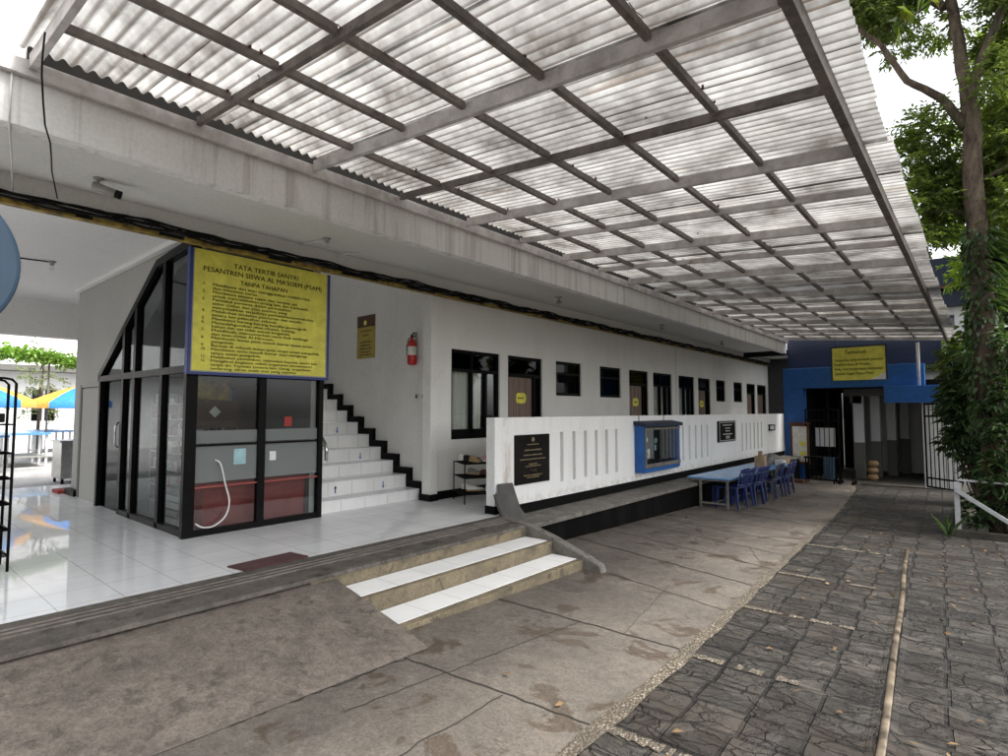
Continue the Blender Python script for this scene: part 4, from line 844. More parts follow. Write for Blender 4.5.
grille('steel_gate', 'folded black steel gate leaf left of the passage pillars', -4.34, -3.35, 20.32, 19.95, gz(20.2)+.04, .05, 7)
grille('steel_gate', 'open black barred gate leaf beside the bushes', -1.22, -.42, 20.1, 19.4, gz(20)+.05, .2, 8)
pn = thing('white_screen', 'white ribbed panel standing behind the right-hand barred gate', 'panel', (-.85, 20.2, gz(20)))
for k in range(6): MB().box(-1.28+.17*k, -1.28+.17*k+.15, 20.2, 20.24, gz(20.2), .25).build('panel_strip', 'far_white', pn)
tag(MB().box(-4.15, -3.6, 20.75, 20.78, -1.15, -.55).build('white_board', 'far_white', at=(-3.9, 20.76, -1.1)), 'white board seen through the folded gate bars', 'board') 
nb_ = thing('notice_board', 'dark framed notice board with pinned papers on the blue column', 'notice board', (-4.6, 20.2, -1.5))
m_ = MB(); m_.box(-4.80, -4.26, 20.3, 20.37, -1.72, -.42); m_.build('frame', 'rust', nb_); MB().box(-4.74, -4.32, 20.29, 20.299, -1.64, -.5).build('backing', 'paper', nb_)
for k in range(7): x = -4.72+.2*(k % 2); z = -1.6+.16*k; MB().box(x, x+.17, 20.282, 20.288, z, z+.13).build('paper_sheet', random.choice(['white_plastic', 'paper', 'white_enamel', 'sign_yellow']), nb_)
MB().box(-4.83, -4.2, 20.22, 20.38, -.42, -.37).build('hood', 'rust', nb_)
bn = thing('metal_bench', 'dark metal bench table with a white bucket by the far gate', 'bench', (-3.7, 19.3, gz(19.3)))
m_ = MB(); m_.box(-4.15, -3.3, 19.0, 19.45, -1.42, -1.38); m_.build('top', 'black_paint', bn)
for x in (-4.1, -3.36):
    for y in (19.05, 19.4): MB().bar((x, y, gz(19.2)), (x, y, -1.42), .035, .035, (0, 1, 0)).build('leg', 'black_paint', bn)
m_ = MB(); m_.bar((-4.1, 19.05, -1.85), (-3.36, 19.05, -1.85), .03, .03); m_.bar((-4.1, 19.4, -1.85), (-3.36, 19.4, -1.85), .03, .03); m_.build('stretcher', 'black_paint', bn)
whl = thing('wheeled_cart', 'black wire cart standing beside the metal bench', 'cart', (-3.1, 19.4, gz(19.4)))
m_ = MB(); m_.tube([(-3.25, 19.2, -1.75), (-2.9, 19.2, -1.75), (-2.9, 19.6, -1.75), (-3.25, 19.6, -1.75), (-3.25, 19.2, -1.75)], .014, 6)
for x, y in ((-3.25, 19.2), (-2.9, 19.2), (-2.9, 19.6), (-3.25, 19.6)): m_.tube([(x, y, -1.75), (x, y, gz(19.4)+.09)], .012, 6)
m_.tube([(-3.25, 19.4, -1.75), (-3.3, 19.4, -1.3)], .014, 6); m_.build('frame', 'black_paint', whl)
for x, y in ((-3.25, 19.2), (-2.9, 19.2), (-2.9, 19.6), (-3.25, 19.6)): MB().disc((x, y-.012, gz(19.4)+.05), .05, (0, 1, 0), .024).build('wheel', 'cable_black', whl)
jn = thing('hanging_cloth', 'faded blue cloth hanging over the metal bench edge', 'cloth', (-3.5, 18.98, -1.9))
m_ = MB(); vs = []; 
for i in range(20): x = -3.62+.3*i/19; vs += [(x, 18.975+.012*math.sin(i*1.4), -1.37), (x+.01*math.sin(i), 18.96+.02*math.sin(i*1.4+1), -2.0)]
m_.add(vs, [(2*i, 2*i+2, 2*i+3, 2*i+1) for i in range(19)], True); m_.build('cloth', 'faded_blue', jn)
pt = thing('basket_stack', 'stack of tan baskets at the foot of the second passage pillar', 'baskets', (-2.7, 21.6, gz(21.6)))
for k in range(3): z = gz(21.6)+.22*k; MB().lathe(-2.72+.01*k, 21.6, [(.10, z), (.16, z+.07), (.17, z+.13), (.12, z+.20)], 14).build('basket', 'tan_leather', pt)
tag(MB().box(-4.55, -4.1, 18.7, 19.0, gz(18.9), gz(18.9)+.09).build('timber_block', 'rust', at=(-4.3, 18.85, gz(18.9)), bevel=.01), 'rusty brown timber block on the ground by the blue column', 'block')

# ------------------------------------------------------------------ table and chairs
tb = thing('long_table', 'long light blue topped table with steel legs along the low wall', 'table', (-4.2, 14, gz(14)))
y0, y1 = 11.45, 16.65
zt = lambda y: -1.35-.008*(y-11.5)
m_ = MB(); m_.hexa([(-4.70, y0, zt(y0)-.03), (-3.84, y0, zt(y0)-.03), (-3.84, y1, zt(y1)-.03), (-4.70, y1, zt(y1)-.03)], [(-4.70, y0, zt(y0)), (-3.84, y0, zt(y0)), (-3.84, y1, zt(y1)), (-4.70, y1, zt(y1))]); m_.build('tabletop', 'light_blue_top', tb, .004)
m_ = MB(); m_.hexa([(-4.66, y0+.02, zt(y0)-.065), (-3.88, y0+.02, zt(y0)-.065), (-3.88, y1-.02, zt(y1)-.065), (-4.66, y1-.02, zt(y1)-.065)], [(-4.66, y0+.02, zt(y0)-.031), (-3.88, y0+.02, zt(y0)-.031), (-3.88, y1-.02, zt(y1)-.031), (-4.66, y1-.02, zt(y1)-.031)]); m_.build('apron', 'ledge_cement', tb)
for y in (11.5, 14.05, 16.6):
    for x in (-4.44, -3.9): MB().bar((x, y, gz(y)), (x, y, zt(y)-.06), .045, .045, (0, 1, 0)).build('leg', 'ledge_cement', tb, .003)
    MB().bar((-4.44, y, gz(y)+.09), (-3.9, y, gz(y)+.09), .035, .035).build('stretcher', 'ledge_cement', tb)
MB().bar((-4.2, 11.5, gz(11.5)+.1), (-4.2, 16.6, gz(16.6)+.1), .035, .035).build('stretcher', 'ledge_cement', tb)
def make_chair():
    r_ = bpy.data.objects.new('plastic_chair', None); COL.objects.link(r_)
    # seat: dished sheet with rolled front (chair faces -X)
    m_ = MB(); n = 10; vs = []; 
    for i in range(n+1):
        for k in range(n+1):
            u, v = i/n-.5, k/n-.5; wv = .42-.04*(u); vs.append((u*.42, v*wv, .44-.018*(1-4*v*v)*(1-4*u*u)-.05*max(0, -u-.38)*6))
    fs = [(i*(n+1)+k, (i+1)*(n+1)+k, (i+1)*(n+1)+k+1, i*(n+1)+k+1) for i in range(n) for k in range(n)]
    m_.add(vs, fs, True); m_.add([(x, y, z-.025) for x, y, z in vs], [f[::-1] for f in fs], True)
    edge = [i*(n+1) for i in range(n+1)]+[n*(n+1)+k for k in range(1, n+1)]+[i*(n+1)+n for i in range(n-1, -1, -1)]+[k for k in range(n-1, 0, -1)]
    K = (n+1)**2; L = len(edge); m_.f += [(edge[i], edge[(i+1) % L], edge[(i+1) % L]+K, edge[i]+K) for i in range(L)]; m_.sm += [False]*L; m_.mi += [0]*L
    m_.build('seat', 'blue_plastic', r_)
    # backrest: curved rim, top band and vertical slats
    m_ = MB(); bx = lambda z: .20+(z-.44)*.28
    def bp(v, z, d=0): return (bx(z)+.045*(1-(v/.2)**2)+d, v, z)
    def slab(v0, v1, z0, z1, nz=6, nv=4):
        vs = []
        for d in (0, .014):
            for a in range(nz+1):
                for b in range(nv+1):
                    z = z0+(z1-z0)*a/nz; v = v0+(v1-v0)*b/nv
                    zz_ = z-(.035*(abs(v)/.2)**3 if z > .75 else 0); vs.append(bp(v, zz_, d))
        K = (nz+1)*(nv+1); fs = []
        for a in range(nz):
            for b in range(nv): q = (a*(nv+1)+b, a*(nv+1)+b+1, (a+1)*(nv+1)+b+1, (a+1)*(nv+1)+b); fs += [q, tuple(i+K for i in q[::-1])]
        for a in range(nz): fs += [(a*(nv+1), (a+1)*(nv+1), (a+1)*(nv+1)+K, a*(nv+1)+K), (a*(nv+1)+nv, a*(nv+1)+nv+K, (a+1)*(nv+1)+nv+K, (a+1)*(nv+1)+nv)]
        for b in range(nv): fs += [(b, b+K, b+1+K, b+1), (nz*(nv+1)+b, nz*(nv+1)+b+1, nz*(nv+1)+b+1+K, nz*(nv+1)+b+K)]
        m_.add(vs, fs, True)
    slab(-.205, .205, .715, .83, 4, 12); slab(-.205, .205, .46, .50, 2, 12)
    for v in (-.19, -.105, -.036, .033, .102, .187): slab(v-.018, v+.018, .50, .715)
    m_.build('backrest', 'blue_plastic', r_)
    for sx, sy in ((-1, -1), (-1, 1), (1, -1), (1, 1)):
        x0, y0_ = sx*.185, sy*.185; x1, y1_ = sx*.235, sy*.215; a = MB()
        a.hexa([(x1-.014, y1_-.014, 0), (x1+.014, y1_-.014, 0), (x1+.014, y1_+.014, 0), (x1-.014, y1_+.014, 0)], [(x0-.026, y0_-.026, .432), (x0+.026, y0_-.026, .432), (x0+.026, y0_+.026, .432), (x0-.026, y0_+.026, .432)]); a.build('leg', 'blue_plastic', r_, .004)
    return r_
chair0 = make_chair(); clr = ['mid_blue_plastic', 'mid_blue_plastic', 'blue_plastic', 'blue_plastic', 'slate_blue_plastic', 'blue_plastic', 'blue_plastic', 'mid_blue_plastic']
lab = ['blue plastic chair at the near end of the long table, first in the row', 'blue plastic chair pressed close behind the first chair in the row', 'third plastic chair from the near end of the long blue table', 'fourth plastic chair from the near end of the long blue table',
       'greyish slate blue plastic chair in the middle of the row', 'dark blue plastic chair just beyond the greyish one', 'deep blue plastic chair level with the grey heap on the table', 'last blue plastic chair at the far end of the long table']
for i, (x, y, a) in enumerate(((-3.92, 11.78, -6), (-3.9, 12.15, 3), (-3.86, 12.7, -6), (-3.9, 13.15, 4), (-3.84, 13.7, 10), (-3.88, 14.3, -3), (-3.86, 14.9, 5), (-3.9, 15.5, 0))):
    o = chair0 if i == 0 else copy_tree(chair0)
    o.location = (x, y, gz(y)); o.rotation_euler = (0, 0, R(a)); tag(o, lab[i], 'chair', 'plastic chairs along the blue table')
    if clr[i] != 'blue_plastic':
        for ch in o.children: ch.data = ch.data.copy(); ch.data.materials[0] = M[clr[i]]
sl_ = thing('plastic_stool', 'low blue plastic stool under the near end of the table', 'stool', (-4.15, 11.95, gz(12)))
m_ = MB(); m_.box(-4.32, -4.0, 11.8, 12.12, gz(12)+.40, gz(12)+.43); m_.build('seat', 'mid_blue_plastic', sl_, .012)
for sx in (-4.30, -4.02):
    for sy in (11.82, 12.1): MB().bar((sx, sy, gz(12)), (sx*.99-.04, sy, gz(12)+.4), .035, .035, (0, 1, 0)).build('leg', 'mid_blue_plastic', sl_)
z_ = zt(14.8)
o = thing('paper_bag', 'tan cardboard package with a folded neck standing on the blue table', 'package', (-4.2, 14.9, z_))
MB().box(-4.33, -4.10, 14.75, 14.98, z_, z_+.26).build('box', 'cardboard', o, .01); MB().box(-4.26, -4.17, 14.82, 14.92, z_+.26, z_+.38).build('neck', 'cardboard', o, .01)
z_ = zt(16); m_ = MB(); n = 22; vs = []; fs = []
for i in range(n+1):
    for k in range(n):
        th = math.pi*.5*i/n; a = 2*math.pi*k/n; rr = 1+.16*math.sin(3*a+2*th)+.1*math.sin(7*a+5*th); vs.append((-4.28+.26*rr*math.cos(th)*math.cos(a), 15.95+.5*rr*math.cos(th)*math.sin(a), z_+.24*math.sin(th)*(1+.15*math.sin(5*a))))
fs = [(i*n+k, i*n+(k+1) % n, (i+1)*n+(k+1) % n, (i+1)*n+k) for i in range(n) for k in range(n)]; m_.add(vs, fs, True)
tag(m_.build('cloth_heap', 'grey_fabric', at=(-4.28, 15.95, z_)), 'grey rumpled cloth bag heaped on the far part of the table', 'bag')
tag(MB().box(-4.08, -3.9, 15.6, 16.0, zt(15.8), zt(15.8)+.12).build('white_carton', 'white_plastic', at=(-4, 15.8, z_), bevel=.008), 'white carton beside the grey heap on the blue table', 'carton')
tag(MB().box(-4.06, -3.92, 16.15, 16.45, zt(16.3), zt(16.3)+.13).build('brown_carton', 'cardboard', at=(-4, 16.3, z_), bevel=.008), 'small brown carton at the far end of the blue table', 'carton')

# shoe racks and shoes
def shoe(cx, cy, z, ang, m_up, m_sole, label, ln=.27):
    o = bpy.data.objects.new('shoe', None); COL.objects.link(o); o.location = (cx, cy, z); o.rotation_euler = (0, 0, R(ang)); tag(o, label, 'shoe', 'shoes on the racks')
    sec = [(-.5, .026, .0, .06), (-.4, .034, 0, .075), (-.2, .034, 0, .07), (.0, .036, 0, .05), (.22, .044, 0, .038), (.42, .034, 0, .03), (.5, .012, 0, .014)]
    u = MB(); vs = []; fs = []; n = 10
    for t, hw, zb, h in sec:
        for k in range(n): a = math.pi*k/(n-1); vs.append((t*ln, hw*math.cos(a), .022+h*math.sin(a)**.8))
    for i in range(len(sec)-1):
        for k in range(n-1): fs.append((i*n+k, i*n+k+1, (i+1)*n+k+1, (i+1)*n+k))
    u.add(vs, fs, True); u.build('upper', m_up, None).parent = o
    s2 = MB(); pts = [(t*ln*1.02, hw*1.12) for t, hw, _, _ in sec]+[(t*ln*1.02, -hw*1.12) for t, hw, _, _ in sec[::-1]]; s2.prism([(x, y, 0) for x, y in pts], (0, 0, .024)); s2.build('sole', m_sole, None).parent = o
sk = thing('shoe_rack', 'black steel shoe rack behind the end of the low wall', 'shoe rack', (-5.85, 6.4, FL))
rx0, rx1, ry0, ry1 = -6.38, -5.72, 6.02, 6.32
rx0, rx1, ry0, ry1 = -6.40, -5.70, 6.1, 6.4
for x in (-6.40, -5.15+.0) if False else (rx0, rx1):
    pass
RK = [(-6.36, 6.30), (-5.86, 6.03), (-5.52, 6.66), (-6.02, 6.93)]
for x, y in RK: MB().tube([(x, y, FL), (x, y, -.78)], .010, 7).build('post', 'black_paint', sk)
for z in (-1.24, -1.0, -.79):
    m_ = MB()
    for i in range(4): m_.tube([(*RK[i], z), (*RK[(i+1) % 4], z)], .008, 6)
    for t in np.linspace(.1, .9, 7):
        a = [RK[0][i]+(RK[1][i]-RK[0][i])*t for i in (0, 1)]; b = [RK[3][i]+(RK[2][i]-RK[3][i])*t for i in (0, 1)]; m_.tube([(*a, z), (*b, z)], .005, 5)
    m_.build('shelf', 'black_paint', sk)
def rp(s, t): return [RK[0][i]+(RK[1][i]-RK[0][i])*s+(RK[3][i]-RK[0][i])*t for i in (0, 1)]
for s_v, t_v, z, ang, mu, ms, lb in ((.2, .25, -.78, 20, 'paper', 'white_plastic', 'pale shoe on the top shelf of the black shoe rack'), (.45, .3, -.78, 45, 'cable_black', 'cable_black', 'black shoe between pale and tan shoes, top shelf of the rack'),
    (.72, .3, -.78, -15, 'tan_leather', 'tan_leather', 'tan shoe on the top shelf of the black shoe rack'), (.85, .62, -.78, 10, 'pink_fabric', 'white_plastic', 'pink shoe on the top shelf, nearer the tan one'), (.8, .85, -.78, 70, 'pink_fabric', 'pink_fabric', 'pink shoe on the top shelf, at the low wall side'),
    (.4, .4, -.99, 15, 'grey_fabric', 'tan_leather', 'grey shoe on the middle shelf of the black shoe rack'), (.7, .6, -.99, 75, 'brown_books', 'cable_black', 'dark brown shoe on the middle shelf of the rack'),
    (.2, .3, -1.23, 5, 'paper', 'white_plastic', 'cream shoe on the bottom shelf of the shoe rack'), (.55, .35, -1.23, 50, 'white_plastic', 'tan_leather', 'white shoe with tan sole on the bottom shelf'), (.8, .6, -1.23, -30, 'teal_paper', 'white_plastic', 'blue grey sneaker with white sole on the bottom shelf'), (.5, .8, -1.23, 70, 'brown_books', 'cable_black', 'brown shoe at the back of the bottom shelf')):
    x, y = rp(s_v, t_v); shoe(x, y, z+.008, ang, mu, ms, lb)
# tall rack at the left edge of the picture
lr = thing('tall_rack', 'tall black wire shoe rack at the left edge of the porch', 'shoe rack', (-6.5, .7, FL))
LX, LY = -6.45, 1.0
for x, y in ((LX, LY), (LX+.02, LY-.75), (LX-.32, LY-.77), (LX-.34, LY-.02)):
    pass
m_ = MB()
for dxx in (0, -.34): m_.tube([(LX+dxx, LY, FL), (LX+dxx, LY, .24), (LX+dxx, LY-.03, .275), (LX+dxx, LY-.08, .285), (LX+dxx, LY-.72, .285), (LX+dxx, LY-.77, .275), (LX+dxx, LY-.8, .24), (LX+dxx, LY-.8, FL)], .011, 8)
m_.build('frame', 'black_paint', lr)
for i, z in enumerate((-1.25, -1.03, -.81, -.59, -.37, -.12)):
    m_ = MB()
    for t in np.linspace(0, 1, 6): m_.tube([(LX-.34*t, LY, z), (LX-.34*t, LY-.8, z-.0)], .006, 5)
    m_.tube([(LX, LY, z), (LX-.34, LY, z)], .008, 6); m_.tube([(LX, LY-.8, z), (LX-.34, LY-.8, z)], .008, 6); m_.build('shelf', 'black_paint', lr)
    for q in range(2):
        if i < 5: shoe(LX-.1-.03*q, LY-.12-.13*q, z+.01, 172+random.uniform(-8, 8), random.choice(['brown_books', 'grey_fabric', 'cable_black']), random.choice(['cable_black', 'tan_leather']), ['lowest', 'second', 'third', 'fourth', 'fifth'][i]+' shelf shoe on the tall left rack, '+['nearer its end post', 'behind the first one'][q], .26)
m_ = MB().box(LX-.32, LX-.02, LY-.5, LY-.06, -.1, -.02); tag(m_.build('storage_box', 'cable_black', at=(LX-.17, LY-.28, -.1), bevel=.008), 'flat black box on the top shelf of the tall left rack', 'box')

tag(MB().hexa([(-5.13, 2.28, FL+.001), (-4.88, 2.32, FL+.001), (-4.9, 2.93, FL+.001), (-5.17, 2.9, FL+.001)], [(-5.13, 2.28, FL+.014), (-4.88, 2.32, FL+.014), (-4.9, 2.93, FL+.014), (-5.17, 2.9, FL+.014)]).build('doormat', 'mat_maroon', at=(-5, 2.6, FL)), 'maroon doormat lying on the white tiles above the steps', 'doormat')

# rounded blue sign on a post at the left edge
bs = thing('blue_sign', 'rounded dark blue board on a steel post cut by the left edge', 'sign', (-3.1, .1, FL-.1))
MB().tube([(-3.1, .02, gz(0)), (-3.1, .02, .5)], .03, 10).build('post', 'steel_grey', bs)
pts = []; 
for k in range(72):
    a = 2*math.pi*k/72; c_, s2 = math.cos(a), math.sin(a); pts.append((-3.08, .02+.455*c_, .60+.40*s2))
MB().prism(pts, (-.05, 0, 0)).build('board', 'faded_blue', bs, .015)

# ------------------------------------------------------------------ courtyard seen through the porch
cg = MB(); cg.box(-60, -13.2, -25, 40, -1.8, -1.45); struct('courtyard_paving', cg, 'court_paving')
hb = thing('courtyard_building', 'white courtyard building with dark windows and a flat ledge', 'building', (-26, 5, -1.45))
wm = MB(); wall_holes(wm, 'X', -25, .3, -6, 14, -1.45, 1.35, [(4.25, 5.05, -.35, .75), (2.3, 3.2, -.35, .75), (6.2, 7.2, -.35, .75)]); wm.build('wall', 'far_white', hb)
for a in (4.25, 2.3, 6.2):
    m_ = MB(); m_.box(-25.2, -25.1, a, a+.07, -.35, .75); m_.box(-25.2, -25.1, a+.37, a+.43, -.35, .75); m_.box(-25.2, -25.1, a+.73, a+.8, -.35, .75); o = m_.build('window', 'white_enamel', hb); MB().box(-25.22, -25.2, a, a+.9, -.35, .75).build('pane', 'dark_glass', o)
MB().box(-25.5, -24.4, -6, 14, 1.36, 1.55).build('ledge', 'pillar_grey', hb); MB().box(-29, -25.4, -6, 14, 1.56, 3.6).build('upper_wall', 'far_white', hb)
MB().box(-29, -25.35, -6, 14, -1.45, -1.4).build('floor', 'dark_room', hb)
def parasol(x, y, zt_, r, label, rot):
    o = thing('parasol', label, 'parasol', (x, y, -1.45), 'parasols in the courtyard'); MB().tube([(x, y, -1.45), (x, y, zt_-.02)], .025, 8).build('pole', 'white_enamel', o)
    MB().lathe(x, y, [(.25, -1.45), (.25, -1.4), (.06, -1.36)], 16).build('base', 'steel_grey', o)
    for k in range(8):
        m_ = MB(); vs = []; fs = []; n = 6
        for i in range(n+1):
            t = i/n; zz_ = zt_-.52*r/1.3*(t**1.35)
            for q in range(5): a = rot+2*math.pi*(k+q/4)/8; sag = 1-.03*math.sin(math.pi*q/4)*t; vs.append((x+r*t*sag*math.cos(a), y+r*t*sag*math.sin(a), zz_))
        fs = [(i*5+q, i*5+q+1, (i+1)*5+q+1, (i+1)*5+q) for i in range(n) for q in range(4)]; b = len(vs)-5
        for q in range(5): p = vs[b+q]; vs.append((p[0], p[1], p[2]-.16))
        fs += [(b+q, b+q+1, b+6+q, b+5+q) for q in range(4)]; m_.add(vs, fs, True); m_.build('canopy_panel', 'umbrella_blue' if k % 2 else 'umbrella_orange', o)
parasol(-20.5, 4.75, .78, 1.35, 'blue and orange parasol beside the porch wall end', R(-93)); parasol(-17.5, 1.75, .78, 1.35, 'orange and blue parasol half hidden by the tall shoe rack', R(-48))
for i, (x, y, lb) in enumerate(((-19.6, 3.3, 'nearer'), (-21.5, 4.2, 'farther'), (-18.4, 2.3, 'leftmost'))):
    o = thing('canteen_table', lb+' light blue topped canteen table in the courtyard', 'table', (x, y, -1.45), 'canteen tables'); MB().box(x-.9, x+.9, y-.45, y+.35, -.62, -.57).build('tabletop', 'light_blue_top', o)
    for a in (-.8, 0, .8):
        for b in (-.38, .28): MB().bar((x+a, y+b, -1.45), (x+a, y+b, -.62), .05, .05, (0, 1, 0)).build('leg', 'white_enamel', o)
    MB().box(x-.85, x+.85, y-.4, y+.3, -1.2, -1.17).build('shelf', 'steel_grey', o)
sc = thing('steel_cabinet', 'low stainless steel cabinet just outside the porch wall end', 'cabinet', (-14, 3, -1.45))
MB().box(-14.6, -13.9, 2.88, 3.5, -1.35, -.62).build('body', 'stainless', sc, .01); MB().box(-14.63, -13.87, 2.85, 3.53, -.62, -.59).build('top', 'stainless', sc, .004)
for x, y in ((-14.55, 2.93), (-13.95, 2.93), (-13.95, 3.45), (-14.55, 3.45)): MB().tube([(x, y, -1.45), (x, y, -1.35)], .025, 8).build('foot', 'black_paint', sc)
tag(MB().box(-12.2, -11.78, 2.42, 2.62, FL, FL+.05).build('floor_cloth', 'red_floor_mat', at=(-12, 2.5, FL), bevel=.015), 'small red rag on the floor at the end of the porch wall', 'rag')

# ------------------------------------------------------------------ plants
def leaves_mesh(name, centers, dirs, length, width, matn, parent=None, at=None, droop=.25):
    """one folded diamond blade per leaf"""
    n = len(centers); L = (length*rng.uniform(.7, 1.25, n))[:, None]; W = (width*rng.uniform(.8, 1.2, n))[:, None]
    d = dirs/np.linalg.norm(dirs, axis=1)[:, None]; up = rng.normal(0, .45, (n, 3)); up[:, 2] += 1
    s = np.cross(d, up); s /= np.linalg.norm(s, axis=1)[:, None]; nn = np.cross(s, d)
    base = centers; mid = centers+d*L*.45; tip = centers+d*L-np.array([0, 0, 1])*L*droop
    a = mid+s*W*.5+nn*W*.14; b = mid-s*W*.5+nn*W*.14
    v = np.stack([base, a, tip, b], 1).reshape(-1, 3); off = np.array(origin_of(parent) if parent is not None else (at or (0, 0, 0))); v = v-off
    idx = np.arange(n)*4; f = np.stack([idx, idx+1, idx+2, idx, idx+2, idx+3], 1).ravel()
    me = bpy.data.meshes.new(name); me.vertices.add(len(v)); me.vertices.foreach_set('co', v.ravel()); me.loops.add(len(f)); me.loops.foreach_set('vertex_index', f.astype(np.int32))
    me.polygons.add(2*n); me.polygons.foreach_set('loop_start', np.arange(0, 6*n, 3)); me.polygons.foreach_set('loop_total', np.full(2*n, 3)); me.update(calc_edges=True)
    me.materials.append(M[matn]); o = bpy.data.objects.new(name, me); COL.objects.link(o)
    if parent is not None: o.parent = parent
    elif at is not None: o.location = at
    return o
def sprigs(clumps, per, spr, leaf_n=9, sprl=.3):
    """pinnate sprigs scattered through ellipsoid clumps; returns leaf bases and directions"""
    C_, D_ = [], []
    for (cx, cy, cz, rx, ry, rz) in clumps:
        m_ = int(per*rx*ry*rz/(spr**3)) if spr else per
        p = rng.normal(0, 1, (m_, 3)); p /= np.linalg.norm(p, axis=1)[:, None]; p *= rng.uniform(.35, 1, (m_, 1))**.6
        pos = p*np.array([rx, ry, rz])+np.array([cx, cy, cz]); ax = p+rng.normal(0, .6, (m_, 3)); ax[:, 2] -= .25; ax /= np.linalg.norm(ax, axis=1)[:, None]
        side = np.cross(ax, np.array([0, 0, 1.])+rng.normal(0, .2, (m_, 3))); side /= np.linalg.norm(side, axis=1)[:, None]
        for k in range(leaf_n):
            t = (k//2+.5)/(leaf_n/2); sg_ = 1 if k % 2 else -1
            C_.append(pos+ax*sprl*t); D_.append(ax*.55+side*sg_*.85+rng.normal(0, .18, (m_, 3)))
    return np.concatenate(C_), np.concatenate(D_)
def limb(mb, pts, r0, r1, n=10):
    k = len(pts); P_ = [Vector(p) for p in pts]; out_ = []; rs = []
    for i in range(k-1):
        for q in range(4):
            t = q/4; out_.append(P_[i].lerp(P_[i+1], t)+Vector((random.uniform(-1, 1), random.uniform(-1, 1), 0))*r0*.12); rs.append(r0+(r1-r0)*(i+t)/(k-1))
    out_.append(P_[-1]); rs.append(r1); mb.tube(out_, rs, n)

t1 = thing('shade_tree', 'tall forked tree with a mossy trunk rising beside the canopy edge', 'tree', (.2, 12, gz(12)))
m_ = MB(); limb(m_, [(.22, 12, gz(12)), (.12, 12, 0), (.09, 12, 2.2), (.07, 12, 4), (.06, 12, 5.1)], .185, .12, 14)
limb(m_, [(.06, 12, 5.0), (-.02, 12, 6), (-.13, 12.1, 7.2), (-.1, 12.3, 9.5)], .11, .06); limb(m_, [(.02, 12, 4.9), (.2, 11.95, 5.7), (.6, 11.8, 6.7), (1.2, 11.6, 8.2)], .085, .045)
limb(m_, [(0, 12, 4.75), (-.3, 11.95, 5.35), (-.75, 11.8, 5.75), (-1.1, 11.7, 6.5), (-1.5, 11.5, 7.0)], .08, .03); limb(m_, [(-.2, 12.1, 7.0), (-1.2, 12.6, 8.5), (-2.4, 13, 9.3)], .07, .03)
limb(m_, [(-.05, 12, 3.7), (.7, 12.2, 4.1), (1.6, 12.6, 4.3)], .04, .015, 6); limb(m_, [(0, 12, 3.3), (-.6, 12.2, 3.5), (-1.1, 12.6, 3.4)], .035, .012, 6)
m_.build('trunk', 'bark', t1)
cl = [(-1.3, 11.9, 7.35, .42, .5, .3), (-1.75, 11.9, 7.75, .5, .5, .35), (-.8, 12.3, 7.9, .6, .7, .4), (.75, 12.1, 7.1, .45, .6, .45), (-.55, 12.3, 5.0, .42, .45, .3), (-.78, 12.3, 4.4, .4, .45, .4), (-.4, 12.4, 3.75, .42, .5, .4), (-.62, 12.4, 3.2, .3, .4, .22),
      (.5, 12.5, 4.6, .4, .5, .5), (-2.4, 12.9, 9.4, 1.2, 1, .7), (0, 12.3, 10.2, 1.6, 1.5, 1), (1.6, 11.8, 8.9, 1.2, 1.2, .8), (.5, 12.3, 3.3, .4, .4, .4), (-.95, 12.2, 6.65, .28, .3, .14)]
cl += [(-1.0, 11.6, 3.6, .25, .3, .3), (-.85, 11.7, 2.9, .25, .3, .3), (.55, 11.7, 6.8, .3, .3, .3), (.35, 11.6, 5.4, .22, .3, .3), (-.95, 12.2, 7.2, .35, .4, .2), (-.2, 12.6, 6.9, .3, .4, .2), (.45, 12.6, 6.3, .3, .4, .3), (.75, 12.6, 5.2, .35, .4, .4), (-.25, 12.6, 4.3, .35, .4, .3), (.35, 12.5, 3.9, .35, .4, .3)]
cl += [(.62, 12.5, 6.1, .4, .4, .4), (.75, 12.6, 4.4, .35, .4, .4), (-1.2, 11.8, 7.0, .3, .3, .16), (.9, 12.4, 7.6, .4, .4, .3)]
c_, d_ = sprigs(cl, 20, .2, 12, .28); leaves_mesh('crown', c_, d_, .105, .042, 'leaf_mid', t1)
def tree(x, y, h, clumps, label, leafm, per=9, ln=.14, wd=.06, kind='tree', tr=.16):
    o = thing('leafy_tree', label, kind, (x, y, gz(y)-.03)); m_ = MB(); limb(m_, [(x, y, gz(y)-.03), (x+.1, y, h*.4), (x-.1, y+.1, h*.8), (x, y, h)], tr, tr*.35)
    for (cx, cy, cz, *_r) in clumps: limb(m_, [(x, y, max(h*.35, min(cz-.8, h*.9))), ((x+cx)/2, (y+cy)/2, cz-.4), (cx, cy, cz)], tr*.3, tr*.1, 6)
    m_.build('trunk', 'bark', o); c_, d_ = sprigs(clumps, per, .2, 12, .34); leaves_mesh('crown', c_, d_, ln, wd, leafm, o); return o
tree(1.2, 17, 7, [(.75, 17, 6.5, .6, .7, .7), (.9, 17, 4.9, .6, .8, .8), (.1, 17.2, 3.4, .5, .6, .4), (.95, 17, 8.6, .5, .6, .45), (1.3, 17.1, 3.0, .9, .8, .6), (2.2, 17, 7, 1, 1, 1.1), (-.4, 17.2, 4.5, .4, .4, .45), (.35, 17.2, 5.8, .5, .5, .6), (.5, 17.3, 4.1, .6, .5, .6), (-.55, 17.2, 5.6, .35, .4, .4), (.0, 17.4, 7.0, .35, .4, .3)], 'bright yellow green tree behind the forked tree', 'leaf_bright', 7)
tree(2.6, 24, 9, [(.3, 24, 7.3, .8, .8, .7), (-.6, 24, 6.4, .6, .6, .5), (1.4, 24.3, 6, 1, .8, .9), (3, 24, 9.2, 1.6, 1.5, 1.4)], 'far pale green tree rising above the navy roof', 'leaf_bright', 4, .18, .08, tr=.22)
